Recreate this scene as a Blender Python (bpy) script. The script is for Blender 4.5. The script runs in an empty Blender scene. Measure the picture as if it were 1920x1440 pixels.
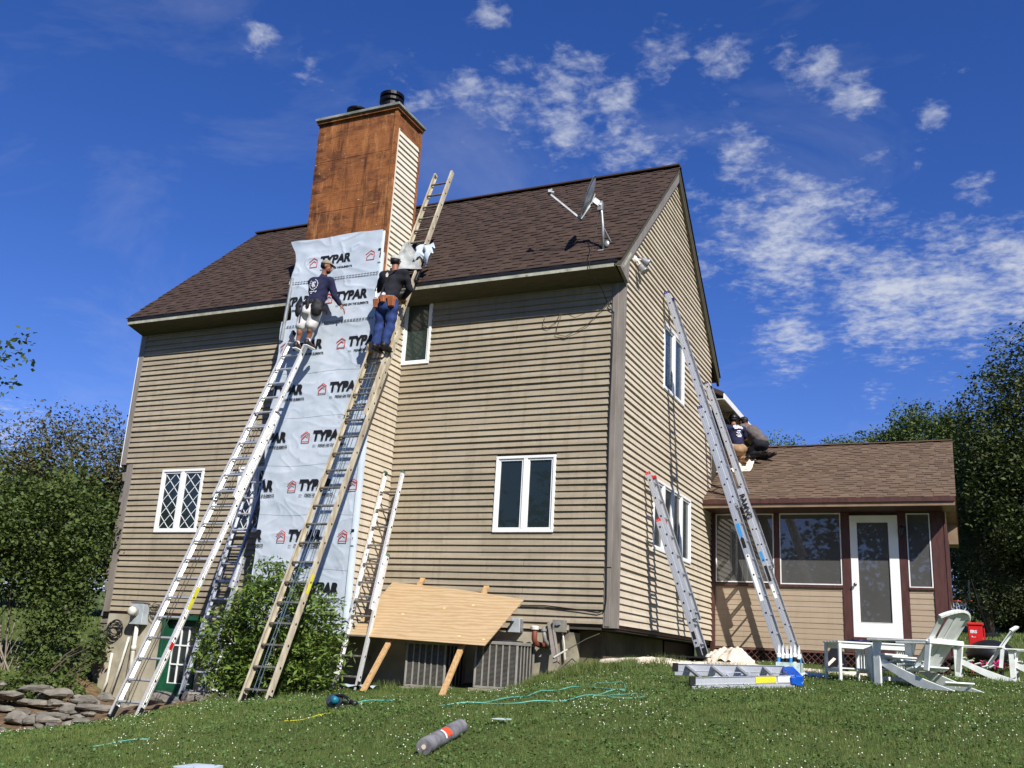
import bpy, bmesh, math, random
import numpy as np
from mathutils import Vector, Matrix, Euler
random.seed(7); RNG = np.random.default_rng(7)
sc = bpy.context.scene
COL = sc.collection
V = Vector

# ------------------------------------------------------------------ camera
cam_d = bpy.data.cameras.new('camera'); cam = bpy.data.objects.new('camera', cam_d); COL.objects.link(cam)
yaw, pitch, roll = -0.441768803, 0.275080046, 0.0567750063
f_ = V((math.sin(yaw)*math.cos(pitch), math.cos(yaw)*math.cos(pitch), math.sin(pitch)))
r0 = V((math.cos(yaw), -math.sin(yaw), 0)); u0 = r0.cross(f_)
r_ = r0*math.cos(roll) + u0*math.sin(roll); u_ = r_.cross(f_)
CAM = V((4.619, -13.740, -0.536))
cam.matrix_world = Matrix(((r_.x, u_.x, -f_.x, CAM.x), (r_.y, u_.y, -f_.y, CAM.y), (r_.z, u_.z, -f_.z, CAM.z), (0, 0, 0, 1)))
cam_d.sensor_width = 36; cam_d.lens = 36*1815.7/1920; cam_d.clip_start = 0.1; cam_d.clip_end = 2000
sc.camera = cam

# ------------------------------------------------------------------ light and sky
SUN = V((1.02, -1.0, 1.22)).normalized()
SKY_STRENGTH, SUN_STRENGTH, EXPOSURE = 0.050, 5.0, 0.42
ld = bpy.data.lights.new('sun', 'SUN'); ld.energy = SUN_STRENGTH; ld.angle = math.radians(0.5); ld.color = (1.0, 0.97, 0.925)
lo = bpy.data.objects.new('sun', ld); COL.objects.link(lo); lo.rotation_euler = SUN.to_track_quat('Z', 'Y').to_euler()
world = bpy.data.worlds.new('World'); sc.world = world; world.use_nodes = True
sc.view_settings.view_transform = 'Standard'; sc.view_settings.look = 'None'; sc.view_settings.exposure = EXPOSURE; sc.view_settings.gamma = 1

def build_world():
    nt = world.node_tree; N = nt.nodes; L = nt.links; N.clear()
    out = N.new('ShaderNodeOutputWorld'); bg = N.new('ShaderNodeBackground'); bg.inputs[1].default_value = SKY_STRENGTH
    L.new(bg.outputs[0], out.inputs[0])
    sky = N.new('ShaderNodeTexSky'); sky.sky_type = 'NISHITA'; sky.sun_disc = False
    sky.sun_elevation = math.asin(SUN.z); sky.sun_rotation = math.atan2(SUN.x, SUN.y)
    sky.air_density = 1.0; sky.dust_density = 0.2; sky.ozone_density = 2.2; sky.altitude = 300
    hs = N.new('ShaderNodeHueSaturation'); hs.inputs['Saturation'].default_value = 1.28; hs.inputs['Value'].default_value = 1.0
    L.new(sky.outputs[0], hs.inputs['Color'])
    tint = N.new('ShaderNodeMix'); tint.data_type = 'RGBA'; tint.blend_type = 'MULTIPLY'; tint.inputs[0].default_value = 1
    tint.inputs[7].default_value = (1.30, 1.25, 1.98, 1); L.new(hs.outputs[0], tint.inputs[6])
    tc = N.new('ShaderNodeTexCoord'); sep = N.new('ShaderNodeSeparateXYZ'); L.new(tc.outputs['Generated'], sep.inputs[0])
    def math_(op, a, b=None, c=None):
        m = N.new('ShaderNodeMath'); m.operation = op
        for i, v in enumerate((a, b, c)):
            if v is None: continue
            if isinstance(v, (int, float)): m.inputs[i].default_value = v
            else: L.new(v, m.inputs[i])
        return m.outputs[0]
    zz = math_('ADD', math_('MAXIMUM', sep.outputs[2], 0.0), 0.10)
    cx = math_('DIVIDE', sep.outputs[0], zz); cy = math_('DIVIDE', sep.outputs[1], zz)
    comb = N.new('ShaderNodeCombineXYZ'); L.new(cx, comb.inputs[0]); L.new(cy, comb.inputs[1])
    def noise(scale, detail, rough, dist=0.0, off=(0, 0, 0)):
        mp = N.new('ShaderNodeMapping'); mp.inputs['Location'].default_value = off; L.new(comb.outputs[0], mp.inputs[0])
        n = N.new('ShaderNodeTexNoise'); n.inputs['Scale'].default_value = scale; n.inputs['Detail'].default_value = detail
        n.inputs['Roughness'].default_value = rough; n.inputs['Distortion'].default_value = dist
        L.new(mp.outputs[0], n.inputs['Vector']); return n.outputs[0]
    # cloud banks: directions in the sky and how far each reaches
    mask = None
    for (dx, dy, dz, rad, amp) in CLOUDS:
        vm = N.new('ShaderNodeVectorMath'); vm.operation = 'DISTANCE'; vm.inputs[1].default_value = (dx, dy, dz)
        L.new(tc.outputs['Generated'], vm.inputs[0])
        mr = N.new('ShaderNodeMapRange'); mr.interpolation_type = 'SMOOTHSTEP'
        mr.inputs[1].default_value = 0.0; mr.inputs[2].default_value = rad; mr.inputs[3].default_value = amp; mr.inputs[4].default_value = 0.0
        L.new(vm.outputs['Value'], mr.inputs[0])
        mask = mr.outputs[0] if mask is None else math_('MAXIMUM', mask, mr.outputs[0])
    n1 = noise(6.5, 7, 0.60, 0.5, (3.1, 1.7, 0)); n2 = noise(22.0, 5, 0.58, 0.35, (0.3, 5.0, 0))
    n3 = noise(48.0, 4, 0.6, 0.3, (2.0, 1.0, 0)); dens = math_('ADD', math_('ADD', math_('MULTIPLY', n1, 0.42), math_('MULTIPLY', n2, 0.36)), math_('MULTIPLY', n3, 0.22))
    dens = math_('ADD', dens, math_('MULTIPLY', math_('SUBTRACT', mask, 1.0), 0.34))
    mr = N.new('ShaderNodeMapRange'); mr.interpolation_type = 'SMOOTHSTEP'; L.new(dens, mr.inputs[0])
    mr.inputs[1].default_value = 0.375; mr.inputs[2].default_value = 0.66; mr.inputs[3].default_value = 0; mr.inputs[4].default_value = 0.86
    thin = math_('MULTIPLY', math_('MAXIMUM', math_('SUBTRACT', noise(1.9, 6, 0.65, 0.6, (7, 2, 0)), 0.50), 0.0), 0.55)
    cov = math_('MINIMUM', math_('ADD', mr.outputs[0], thin), 0.95)
    mix = N.new('ShaderNodeMix'); mix.data_type = 'RGBA'; L.new(cov, mix.inputs[0]); L.new(tint.outputs[2], mix.inputs[6])
    mix.inputs[7].default_value = (9.6, 10.2, 11.6, 1)
    L.new(mix.outputs[2], bg.inputs[0])
CLOUDS = [(-0.377, 0.76, 0.53, 0.14, 0.95), (-0.331, 0.771, 0.545, 0.1, 1), (-0.332, 0.791, 0.515, 0.1, 1), (-0.275, 0.823, 0.498, 0.09, 1.05), (-0.251, 0.836, 0.489, 0.07, 1), (-0.417, 0.732, 0.54, 0.07, 0.95), (-0.453, 0.725, 0.519, 0.07, 0.9), (-0.118, 0.819, 0.562, 0.06, 0.9), (-0.1, 0.83, 0.548, 0.06, 1), (-0.065, 0.851, 0.522, 0.06, 1.05), (-0.228, 0.79, 0.569, 0.09, 0.85), (-0.181, 0.806, 0.563, 0.08, 0.95), (-0.229, 0.772, 0.593, 0.05, 0.75), (-0.567, 0.614, 0.549, 0.05, 0.85), (-0.54, 0.647, 0.538, 0.05, 0.95), (-0.6, 0.645, 0.474, 0.08, 0.5), (-0.172, 0.86, 0.481, 0.08, 0.95), (-0.183, 0.886, 0.426, 0.12, 0.95), (-0.126, 0.908, 0.399, 0.17, 1.05), (-0.144, 0.873, 0.466, 0.1, 0.85), (-0.047, 0.881, 0.47, 0.08, 0.75), (-0.014, 0.882, 0.47, 0.05, 0.75), (-0.042, 0.936, 0.35, 0.16, 1.1), (0.014, 0.935, 0.354, 0.15, 1.1), (0.059, 0.932, 0.359, 0.14, 1.1), (-0.074, 0.901, 0.428, 0.12, 0.9), (-0.142, 0.938, 0.317, 0.09, 1.05), (-0.067, 0.961, 0.269, 0.05, 0.85), (-0.009, 0.96, 0.28, 0.05, 0.8), (0.002, 0.865, 0.502, 0.045, 0.85), (0.033, 0.898, 0.438, 0.045, 0.95), (-0.785, 0.593, 0.178, 0.08, 0.9), (0.026, 0.847, 0.53, 0.06, 0.7), (-0.3, 0.777, 0.554, 0.07, 0.8), (-0.279, 0.799, 0.533, 0.06, 1), (-0.379, 0.706, 0.598, 0.06, 0.9), (-0.488, 0.677, 0.551, 0.16, 0.6), (-0.204, 0.839, 0.505, 0.1, 0.7), (-0.228, 0.893, 0.389, 0.08, 0.75)]
build_world()

# ------------------------------------------------------------------ helpers
class MB:
    def __init__(s, mp=None): s.v = []; s.f = []; s.mp = mp
    def add(s, vs, fs):
        b = len(s.v)
        if s.mp: vs = [s.mp(*p) for p in vs]
        s.v += [tuple(p) for p in vs]; s.f += [tuple(b+i for i in f) for f in fs]; return s
    def box(s, x0, x1, y0, y1, z0, z1):
        return s.add([(x0,y0,z0),(x1,y0,z0),(x1,y1,z0),(x0,y1,z0),(x0,y0,z1),(x1,y0,z1),(x1,y1,z1),(x0,y1,z1)],
                     [(0,3,2,1),(4,5,6,7),(0,1,5,4),(1,2,6,5),(2,3,7,6),(3,0,4,7)])
    def hexa(s, p8): return s.add(p8, [(0,3,2,1),(4,5,6,7),(0,1,5,4),(1,2,6,5),(2,3,7,6),(3,0,4,7)])
    def beam(s, p, q, w, h, up=(0,0,1), taper=1.0):
        p = V(p); q = V(q); d = (q-p).normalized(); a = V(up); a = (a - d*a.dot(d))
        if a.length < 1e-4: a = V((1,0,0)) - d*d.x
        a.normalize(); b = d.cross(a)
        vs = []
        for (c, k) in ((p, 1.0), (q, taper)):
            for (i, j) in ((-1,-1),(1,-1),(1,1),(-1,1)): vs.append(c + b*(w*k/2*i) + a*(h*k/2*j))
        return s.add(vs, [(0,3,2,1),(4,5,6,7),(0,1,5,4),(1,2,6,5),(2,3,7,6),(3,0,4,7)])
    def tube(s, pts, r, n=8, caps=True, flat=1.0):
        pts = [V(p) for p in pts]; m = len(pts); rs = r if isinstance(r, (list, tuple)) else [r]*m
        vs = []; fs = []; a = None
        for i, p in enumerate(pts):
            d = (pts[min(i+1, m-1)] - pts[max(i-1, 0)])
            if d.length < 1e-9: d = V((0,0,1))
            d.normalize()
            if a is None:
                a = V((0,0,1)) - d*d.z
                if a.length < 1e-2: a = V((1,0,0)) - d*d.x
            else: a = a - d*a.dot(d)
            a.normalize(); b = d.cross(a)
            for k in range(n):
                t = 2*math.pi*k/n; vs.append(p + a*(rs[i]*math.cos(t)*flat) + b*(rs[i]*math.sin(t)))
        for i in range(m-1):
            for k in range(n): fs.append((i*n+k, i*n+(k+1)%n, (i+1)*n+(k+1)%n, (i+1)*n+k))
        if caps: fs.append(tuple(range(n-1, -1, -1))); fs.append(tuple((m-1)*n+k for k in range(n)))
        return s.add(vs, fs)
    def lathe(s, c, prof, n=20, axis=(0,0,1)):
        c = V(c); d = V(axis).normalized(); a = V((1,0,0)) - d*d.x
        if a.length < 1e-2: a = V((0,1,0)) - d*d.y
        a.normalize(); b = d.cross(a); vs = []; fs = []
        for (r, h) in prof:
            for k in range(n):
                t = 2*math.pi*k/n; vs.append(c + d*h + a*(r*math.cos(t)) + b*(r*math.sin(t)))
        for i in range(len(prof)-1):
            for k in range(n): fs.append((i*n+k, i*n+(k+1)%n, (i+1)*n+(k+1)%n, (i+1)*n+k))
        fs.append(tuple(range(n-1, -1, -1))); fs.append(tuple((len(prof)-1)*n+k for k in range(n)))
        return s.add(vs, fs)
    def ball(s, c, r, n=12, m=8, sq=(1,1,1)):
        c = V(c); rad = (r, r, r) if isinstance(r, (int, float)) else r
        vs = [(c.x, c.y, c.z-rad[2])]; fs = []
        for i in range(1, m):
            ph = -math.pi/2 + math.pi*i/m
            for k in range(n):
                t = 2*math.pi*k/n
                vs.append((c.x+rad[0]*math.cos(ph)*math.cos(t), c.y+rad[1]*math.cos(ph)*math.sin(t), c.z+rad[2]*math.sin(ph)))
        vs.append((c.x, c.y, c.z+rad[2])); top = len(vs)-1
        for k in range(n):
            fs.append((0, 1+(k+1)%n, 1+k)); fs.append((top, 1+(m-2)*n+k, 1+(m-2)*n+(k+1)%n))
        for i in range(m-2):
            for k in range(n): fs.append((1+i*n+k, 1+i*n+(k+1)%n, 1+(i+1)*n+(k+1)%n, 1+(i+1)*n+k))
        return s.add(vs, fs)
    def prism(s, poly, axis, a0, a1):      # poly of 2D points, extruded along axis 0/1/2
        def P(p, a):
            if axis == 0: return (a, p[0], p[1])
            if axis == 1: return (p[0], a, p[1])
            return (p[0], p[1], a)
        n = len(poly)
        return s.add([P(p, a0) for p in poly] + [P(p, a1) for p in poly],
                     [tuple(range(n-1,-1,-1)), tuple(range(n, 2*n))] + [(i, (i+1)%n, n+(i+1)%n, n+i) for i in range(n)])
    def build(s, name, mat=None, parent=None, smooth=False, bevel=0.0, fix=True, kind=None):
        me = bpy.data.meshes.new(name); o = V((0,0,0))
        if parent is not None: o = V(OFF.get(parent.name, (0,0,0)))
        me.from_pydata([(p[0]-o.x, p[1]-o.y, p[2]-o.z) for p in s.v], [], s.f)
        ob = bpy.data.objects.new(name, me); COL.objects.link(ob)
        if fix or bevel:
            bm = bmesh.new(); bm.from_mesh(me)
            if fix: bmesh.ops.recalc_face_normals(bm, faces=bm.faces)
            if bevel: bmesh.ops.bevel(bm, geom=[e for e in bm.edges if e.calc_face_angle(0) > 0.6], offset=bevel, segments=1, affect='EDGES')
            bm.to_mesh(me); bm.free()
        if smooth: me.shade_smooth()
        if mat: me.materials.append(mat)
        if parent is not None: ob.parent = parent; OFF[ob.name] = o
        else: OFF[ob.name] = V((0,0,0))
        if kind: ob['kind'] = kind
        return ob
OFF = {}
def tag(o, label, cat, group=None, kind=None):
    o['label'] = label; o['category'] = cat
    if group: o['group'] = group
    if kind: o['kind'] = kind
    return o
def thing(name, label, cat, loc, group=None):
    o = bpy.data.objects.new(name, None); COL.objects.link(o); o.location = loc; o.empty_display_size = .2
    OFF[o.name] = V(loc); return tag(o, label, cat, group)
def kids(o): return [c for c in COL.objects if c.parent is o]
def copy_tree(root, loc, rz=0.0, label=None):
    r = root.copy(); COL.objects.link(r); r.location = loc; r.rotation_euler = (0, 0, rz)
    if label: r['label'] = label
    for ch in [c for c in list(COL.objects) if c.parent is root]:
        c = ch.copy(); COL.objects.link(c); c.parent = r
        for g in [k for k in list(COL.objects) if k.parent is ch]:
            d = g.copy(); COL.objects.link(d); d.parent = c
    return r
def np_mesh(name, verts, faces, mat=None, parent=None, attr=None):
    """verts (n,3), faces (m,k) all of the same k"""
    me = bpy.data.meshes.new(name); o = OFF.get(parent.name, V((0,0,0))) if parent is not None else V((0,0,0))
    verts = np.asarray(verts, np.float32) - np.array(o, np.float32)
    n = len(verts); m, k = faces.shape
    me.vertices.add(n); me.vertices.foreach_set('co', verts.ravel())
    me.loops.add(m*k); me.loops.foreach_set('vertex_index', faces.ravel().astype(np.int32))
    me.polygons.add(m); me.polygons.foreach_set('loop_start', np.arange(0, m*k, k, dtype=np.int32))
    me.update(calc_edges=True)
    if attr is not None:
        a = me.attributes.new('rnd', 'FLOAT', 'POINT'); a.data.foreach_set('value', np.asarray(attr, np.float32))
    ob = bpy.data.objects.new(name, me); COL.objects.link(ob)
    if mat: me.materials.append(mat)
    if parent is not None: ob.parent = parent
    OFF[ob.name] = o
    return ob

# ------------------------------------------------------------------ materials
def srgb(r, g, b):
    f = lambda c: (c/255/12.92) if c/255 <= .04045 else ((c/255+.055)/1.055)**2.4
    return (f(r), f(g), f(b), 1)
class NT:
    def __init__(s, name):
        s.m = bpy.data.materials.new(name); s.m.use_nodes = True; s.t = s.m.node_tree; s.N = s.t.nodes; s.L = s.t.links
        s.b = s.N['Principled BSDF']; s.out = s.N['Material Output']
    def n(s, t, **k):
        nd = s.N.new(t)
        for a, b in k.items(): setattr(nd, a, b)
        return nd
    def lk(s, a, b): s.L.new(a, b)
    def coord(s, scale=(1,1,1), rot=(0,0,0), loc=(0,0,0), kind='Object'):
        tc = s.n('ShaderNodeTexCoord'); mp = s.n('ShaderNodeMapping'); mp.inputs['Scale'].default_value = scale
        mp.inputs['Rotation'].default_value = rot; mp.inputs['Location'].default_value = loc
        s.lk(tc.outputs[kind], mp.inputs[0]); return mp.outputs[0]
    def noise(s, vec, scale=5, detail=5, rough=.55, dist=0):
        n = s.n('ShaderNodeTexNoise'); n.inputs['Scale'].default_value = scale; n.inputs['Detail'].default_value = detail
        n.inputs['Roughness'].default_value = rough; n.inputs['Distortion'].default_value = dist
        if vec is not None: s.lk(vec, n.inputs['Vector'])
        return n.outputs[0]
    def ramp(s, fac, stops):
        r = s.n('ShaderNodeValToRGB'); e = r.color_ramp.elements
        while len(e) < len(stops): e.new(0.5)
        for i, (p, c) in enumerate(stops): e[i].position = p; e[i].color = c
        s.lk(fac, r.inputs[0]); return r.outputs[0]
    def mix(s, fac, a, b, mode='MIX'):
        m = s.n('ShaderNodeMix', data_type='RGBA', blend_type=mode)
        for i, x in ((0, fac), (6, a), (7, b)):
            if isinstance(x, (int, float, tuple)): m.inputs[i].default_value = x
            else: s.lk(x, m.inputs[i])
        return m.outputs[2]
    def math(s, op, a, b=None, c=None):
        m = s.n('ShaderNodeMath', operation=op)
        for i, x in enumerate((a, b, c)):
            if x is None: continue
            if isinstance(x, (int, float)): m.inputs[i].default_value = x
            else: s.lk(x, m.inputs[i])
        return m.outputs[0]
    def bump(s, h, st=.3, dist=.01):
        b = s.n('ShaderNodeBump'); b.inputs['Strength'].default_value = st; b.inputs['Distance'].default_value = dist
        s.lk(h, b.inputs['Height']); s.lk(b.outputs[0], s.b.inputs['Normal'])
    def col(s, c):
        if isinstance(c, tuple): s.b.inputs['Base Color'].default_value = c
        else: s.lk(c, s.b.inputs['Base Color'])
    def set(s, **k):
        for a, b in k.items(): s.b.inputs[a.replace('_', ' ')].default_value = b
def mat(name, c1, c2=None, scale=4, rough=.7, bump=0, bdist=.005, stretch=(1,1,1), metal=0, spec=.4, detail=5, lo=.35, hi=.65, spots=None):
    t = NT(name); t.set(Roughness=rough, Metallic=metal); t.b.inputs['Specular IOR Level'].default_value = spec
    if c2 is None: c2 = tuple(x*.75 for x in c1[:3])+(1,)
    v = t.coord(stretch); n = t.noise(v, scale, detail, .6)
    c = t.ramp(n, [(lo, c2), (hi, c1)])
    if spots:
        n2 = t.noise(t.coord(stretch, loc=(3,7,1)), spots[1], 6, .65); c = t.mix(t.ramp(n2, [(spots[2], (0,0,0,1)), (spots[2]+.1, (1,1,1,1))]), c, spots[0])
    t.col(c)
    if bump: t.bump(n, bump, bdist)
    return t.m
def siding_mat(name, ca, cb, cdirt, e, axis='x', z0=0.0, dirt=.55):
    t = NT(name); t.set(Roughness=.72); t.b.inputs['Specular IOR Level'].default_value = .25
    tc = t.n('ShaderNodeTexCoord'); sp = t.n('ShaderNodeSeparateXYZ'); t.lk(tc.outputs['Object'], sp.inputs[0])
    u = sp.outputs[0 if axis == 'x' else 1]
    row = t.math('FLOOR', t.math('DIVIDE', t.math('SUBTRACT', sp.outputs[2], z0), e))
    wn = t.n('ShaderNodeTexWhiteNoise', noise_dimensions='1D'); t.lk(row, wn.inputs['W'])
    seg = t.math('FLOOR', t.math('ADD', t.math('MULTIPLY', u, .34), t.math('MULTIPLY', wn.outputs[0], 7.3)))
    wn2 = t.n('ShaderNodeTexWhiteNoise', noise_dimensions='2D'); cb2 = t.n('ShaderNodeCombineXYZ'); t.lk(row, cb2.inputs[0]); t.lk(seg, cb2.inputs[1]); t.lk(cb2.outputs[0], wn2.inputs['Vector'])
    v1 = t.coord((1.2, 1.2, 22) if axis == 'x' else (1.2, 1.2, 22)); g = t.noise(v1, 3.2, 7, .62)
    c = t.mix(t.math('MULTIPLY', t.math('ADD', wn2.outputs[0], g), .5), ca, cb)
    big = t.noise(t.coord((.5, .5, .9)), 1.1, 6, .65, .4)
    c = t.mix(t.math('MULTIPLY', t.ramp(big, [(.42, (0,0,0,1)), (.72, (1,1,1,1))]), dirt), c, cdirt)
    fine = t.noise(t.coord((6, 6, 40)), 6, 5, .7)
    c = t.mix(t.ramp(fine, [(.66, (0,0,0,1)), (.8, (1,1,1,1))]), c, cdirt)
    drip = t.noise(t.coord((5.5,5.5,.55), loc=(2,5,1)), 1.6, 8, .74, .3)
    c = t.mix(t.math('MULTIPLY', t.ramp(drip, [(.50, (0,0,0,1)), (.70, (1,1,1,1))]), dirt*.75), c, tuple(x*.62 for x in cdirt[:3])+(1,))
    bl = t.noise(t.coord((1.1,1.1,2.4), loc=(7,1,3)), 1.9, 8, .72)
    c = t.mix(t.math('MULTIPLY', t.ramp(bl, [(.54, (0,0,0,1)), (.72, (1,1,1,1))]), dirt*.6), c, tuple(min(1,x*1.25) for x in ca[:3])+(1,))
    t.col(c); t.bump(g, .25, .004); return t.m

M = {}
def init_mats():
    S = srgb
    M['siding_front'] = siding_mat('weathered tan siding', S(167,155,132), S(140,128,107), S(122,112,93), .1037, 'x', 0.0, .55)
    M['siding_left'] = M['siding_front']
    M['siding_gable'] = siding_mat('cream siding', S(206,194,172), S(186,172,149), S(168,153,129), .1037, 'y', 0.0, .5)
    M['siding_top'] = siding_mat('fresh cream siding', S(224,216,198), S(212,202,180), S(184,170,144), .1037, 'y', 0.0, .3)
    M['siding_porch'] = siding_mat('tan vinyl siding', S(168,150,128), S(156,138,116), S(148,130,106), .1, 'x', 0.0, .3)
    M['trim'] = mat('grey trim paint', S(138,130,120), S(118,110,100), 3, .6, .2, stretch=(4,4,.6))
    M['trim_light'] = mat('pale eave paint', S(178,176,158), S(140,138,118), 6, .6, .1, spots=(S(105,100,78), 9, .62))
    M['soffit'] = mat('shade darkened tan soffit', S(86,80,58), S(68,62,46), 5, .7, .1, stretch=(1,6,1))  # base colour darkened to stand in for the dim underside of the eave
    M['core'] = mat('wall sheathing', S(70,62,50), None, 6, .9)
    M['white'] = mat('white window paint', S(236,236,232), S(229,229,225), 3, .4)
    M['white_metal'] = mat('white enamel', S(232,232,230), S(214,214,210), 6, .35)
    M['brown'] = mat('dark brown trim paint', S(84,52,46), S(66,40,36), 5, .5, .15, stretch=(3,3,.7))
    M['brown_lattice'] = mat('brown lattice paint', S(112,76,66), S(90,58,50), 6, .6)  # lattice brown, paler than the trim brown
    M['tan_metal'] = mat('tan fascia', S(134,112,88), None, 5, .6)
    M['concrete'] = mat('parged concrete', S(176,168,146), S(140,132,110), 2.2, .9, .35, .01, spots=(S(110,102,84), 3, .58))
    M['concrete_shaded'] = mat('shade darkened concrete', S(120,108,84), S(84,76,58), 1.6, .9, .35, .01, spots=(S(56,50,40), 2.4, .55))  # darker concrete copy: shade under the overhang is put into the colour
    M['stone'] = mat('rough stone', S(136,130,116), S(88,84,76), 2.6, .9, .7, .03, spots=(S(92,84,76), 3.4, .56))
    M['stone_grey'] = mat('grey fieldstone', S(140,134,122), S(98,92,82), 3, .9, .7, .03, spots=(S(70,66,60), 4, .58))
    M['shingle'] = shingle_mat('brown shingles', S(80,64,54), S(54,43,37))
    M['shingle_porch'] = shingle_mat('sunlit brown shingles', S(118,99,81), S(85,69,56))  # lighter than the main roof: the sun's angle is put into the colour
    M['dark'] = mat('black plastic', S(30,30,32), S(20,20,22), 8, .45)
    M['dark_metal'] = mat('flue metal', S(34,32,32), S(22,21,22), 8, .38, metal=.6)
    M['green_door'] = mat('green door paint', S(28,84,58), S(20,66,46), 4, .5, spots=(S(70,110,90), 8, .68))
    M['alu'] = alu_mat('aluminium', S(205,208,212), .38)
    M['alu_white'] = alu_mat('bright aluminium', S(240,238,232), .30)
    M['alu_dull'] = mat('dull aluminium', S(150,146,136), S(110,104,94), 12, .5, metal=.55, stretch=(1,1,.3))
    M['fiber'] = mat('cream fibreglass rail', S(190,180,156), S(150,138,116), 5, .45, .1, stretch=(3,3,.5), spots=(S(120,96,66), 12, .68))
    M['rope'] = mat('blue grey rope', S(96,112,128), S(60,76,90), 40, .8)
    M['rope_dark'] = mat('dark rope', S(70,66,56), None, 40, .9)
    M['red'] = mat('red plastic', S(196,30,30), None, 8, .4)
    M['blue'] = mat('blue plastic', S(24,96,200), S(18,74,170), 8, .35)
    M['navy_plastic'] = mat('dark blue plastic', S(36,40,110), None, 8, .4)
    M['green_cap'] = mat('green plastic', S(44,92,66), None, 8, .4)
    M['yellow'] = mat('yellow label', S(220,214,40), S(200,190,30), 10, .5)
    M['sky_label'] = mat('light blue label', S(60,150,215), None, 10, .5)
    M['ink'] = mat('black ink', S(24,24,26), S(18,18,20), 8, .6)
    M['ink_red'] = mat('red ink', S(188,66,52), None, 8, .6)
    M['ink_grey'] = mat('grey ink', S(120,122,126), None, 8, .6)
    M['wrap'] = mat('grey white house wrap', S(192,200,208), S(174,184,192), 2.2, .55, .25, .02, spots=(S(162,170,178), 5, .60))
    M['galv'] = mat('galvanised steel', S(170,172,170), S(130,132,130), 7, .42, metal=.5)
    M['cap_grey'] = mat('weathered chimney cap', S(150,150,142), S(96,100,92), 5, .7, .2)
    M['grey_box'] = mat('grey enamel box', S(134,130,120), None, 6, .5)
    M['meter'] = mat('pale grey meter box', S(176,184,186), S(150,156,156), 6, .45)
    M['pvc'] = mat('white pvc', S(216,214,202), S(186,182,166), 5, .4)
    M['rust'] = mat('rust brown pipe', S(122,64,44), S(90,46,34), 8, .6)
    M['ac'] = mat('grey condenser enamel', S(152,148,138), S(128,124,114), 5, .5)
    M['ac_dark'] = mat('condenser fins', S(66,64,60), S(46,44,42), 12, .6)
    M['canvas'] = mat('cream canvas', S(226,212,190), S(198,180,156), 4, .9, .3, .01)
    M['tarp'] = mat('grey house wrap scrap', S(170,172,168), S(120,122,118), 4, .6, .3)
    M['cyan'] = mat('pale green hose', S(96,168,150), S(72,140,122), 10, .4)
    M['felt'] = mat('grey felt roll', S(124,122,124), S(78,76,80), 9, .85, .5, .01)
    M['orange'] = mat('orange label', S(226,84,44), None, 8, .5)
    M['teal'] = mat('teal plastic', S(28,110,130), None, 8, .4)
    M['steel'] = mat('tool steel', S(120,122,126), S(80,82,86), 10, .35, metal=.8)
    M['card'] = mat('glossy paper', S(210,222,216), S(150,180,170), 14, .4)
    M['lumber'] = mat('spruce lumber', S(196,160,112), S(160,124,80), 4, .8, .2, stretch=(9,9,1), spots=(S(120,86,54), 10, .68))
    M['skin'] = mat('tanned skin', S(150,98,72), S(126,78,56), 9, .55)
    M['hair'] = mat('black hair', S(26,20,18), None, 40, .6)
    M['navy'] = mat('navy cotton', S(30,32,66), S(22,24,50), 14, .9, .4, .01)
    M['black_cotton'] = mat('black cotton', S(26,26,34), S(18,18,26), 14, .9, .4, .01)
    M['denim'] = mat('blue denim', S(44,66,120), S(28,44,86), 10, .9, .5, .012)
    M['shorts'] = mat('white cotton', S(226,222,216), S(190,184,180), 8, .9, .5, .012)
    M['khaki'] = mat('khaki cotton', S(172,140,106), S(140,110,80), 8, .9, .4, .012)
    M['grey_cotton'] = mat('grey cotton', S(104,96,92), S(84,76,72), 10, .9, .4, .01)
    M['cap'] = mat('khaki cap', S(150,142,118), S(120,112,92), 12, .9)
    M['cap_pale'] = mat('pale grey cap', S(190,188,180), S(160,158,150), 12, .9)
    M['leather'] = mat('tan leather', S(176,110,66), S(138,80,46), 8, .6, .3)
    M['leather_dark'] = mat('black nylon pouch', S(34,32,36), S(22,22,24), 12, .7, .3)
    M['shoe'] = mat('dark shoe', S(44,34,34), S(30,24,24), 12, .6)
    M['print'] = mat('white print', S(222,222,226), None, 12, .7)
    M['resin'] = mat('white painted wood', S(226,228,222), S(200,206,198), 3, .55, .15, stretch=(2,2,2), spots=(S(176,184,170), 6, .66))
    M['pink'] = mat('pink petals', S(224,60,140), S(190,40,110), 20, .6)
    M['orange_rim'] = mat('orange rim paint', S(214,90,40), None, 8, .5)
    M['net'] = mat('white net cord', S(220,220,216), None, 20, .8)
    M['bark'] = mat('bark', S(92,80,68), S(60,52,44), 8, .9, .6, .03, stretch=(4,4,1))
    M['bark_pale'] = mat('pale bark', S(150,140,124), S(110,100,88), 8, .9, .4, .02, stretch=(4,4,1))
    M['mulch'] = mat('leaf litter', S(120,96,68), S(74,60,42), 9, .95, .8, .03)
    M['table_blue'] = mat('dark blue plate', S(26,34,90), None, 9, .3)
    M['glass'] = glass_mat('window glass', (0.012,0.02,0.018,1), .26, .05)
    M['glass_green'] = glass_mat('greenish window glass', (0.02,0.035,0.03,1), .3, .04)
    M['screen'] = screen_mat('porch glass behind mesh')
    M['plywood'] = plywood_mat('fresh plywood', S(196,170,132), S(174,144,104), False)
    M['old_plywood'] = plywood_mat('stained old plywood', S(160,102,58), S(118,70,38), True)
    M['leaf_dark'] = leaf_mat('dark leaves', (.024,.044,.014), (.105,.125,.034))
    M['leaf_mid'] = leaf_mat('mid green leaves', (.034,.064,.014), (.125,.165,.040))
    M['leaf_shrub'] = leaf_mat('glossy shrub leaves', (.055,.115,.020), (.20,.27,.055), .35)
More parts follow.
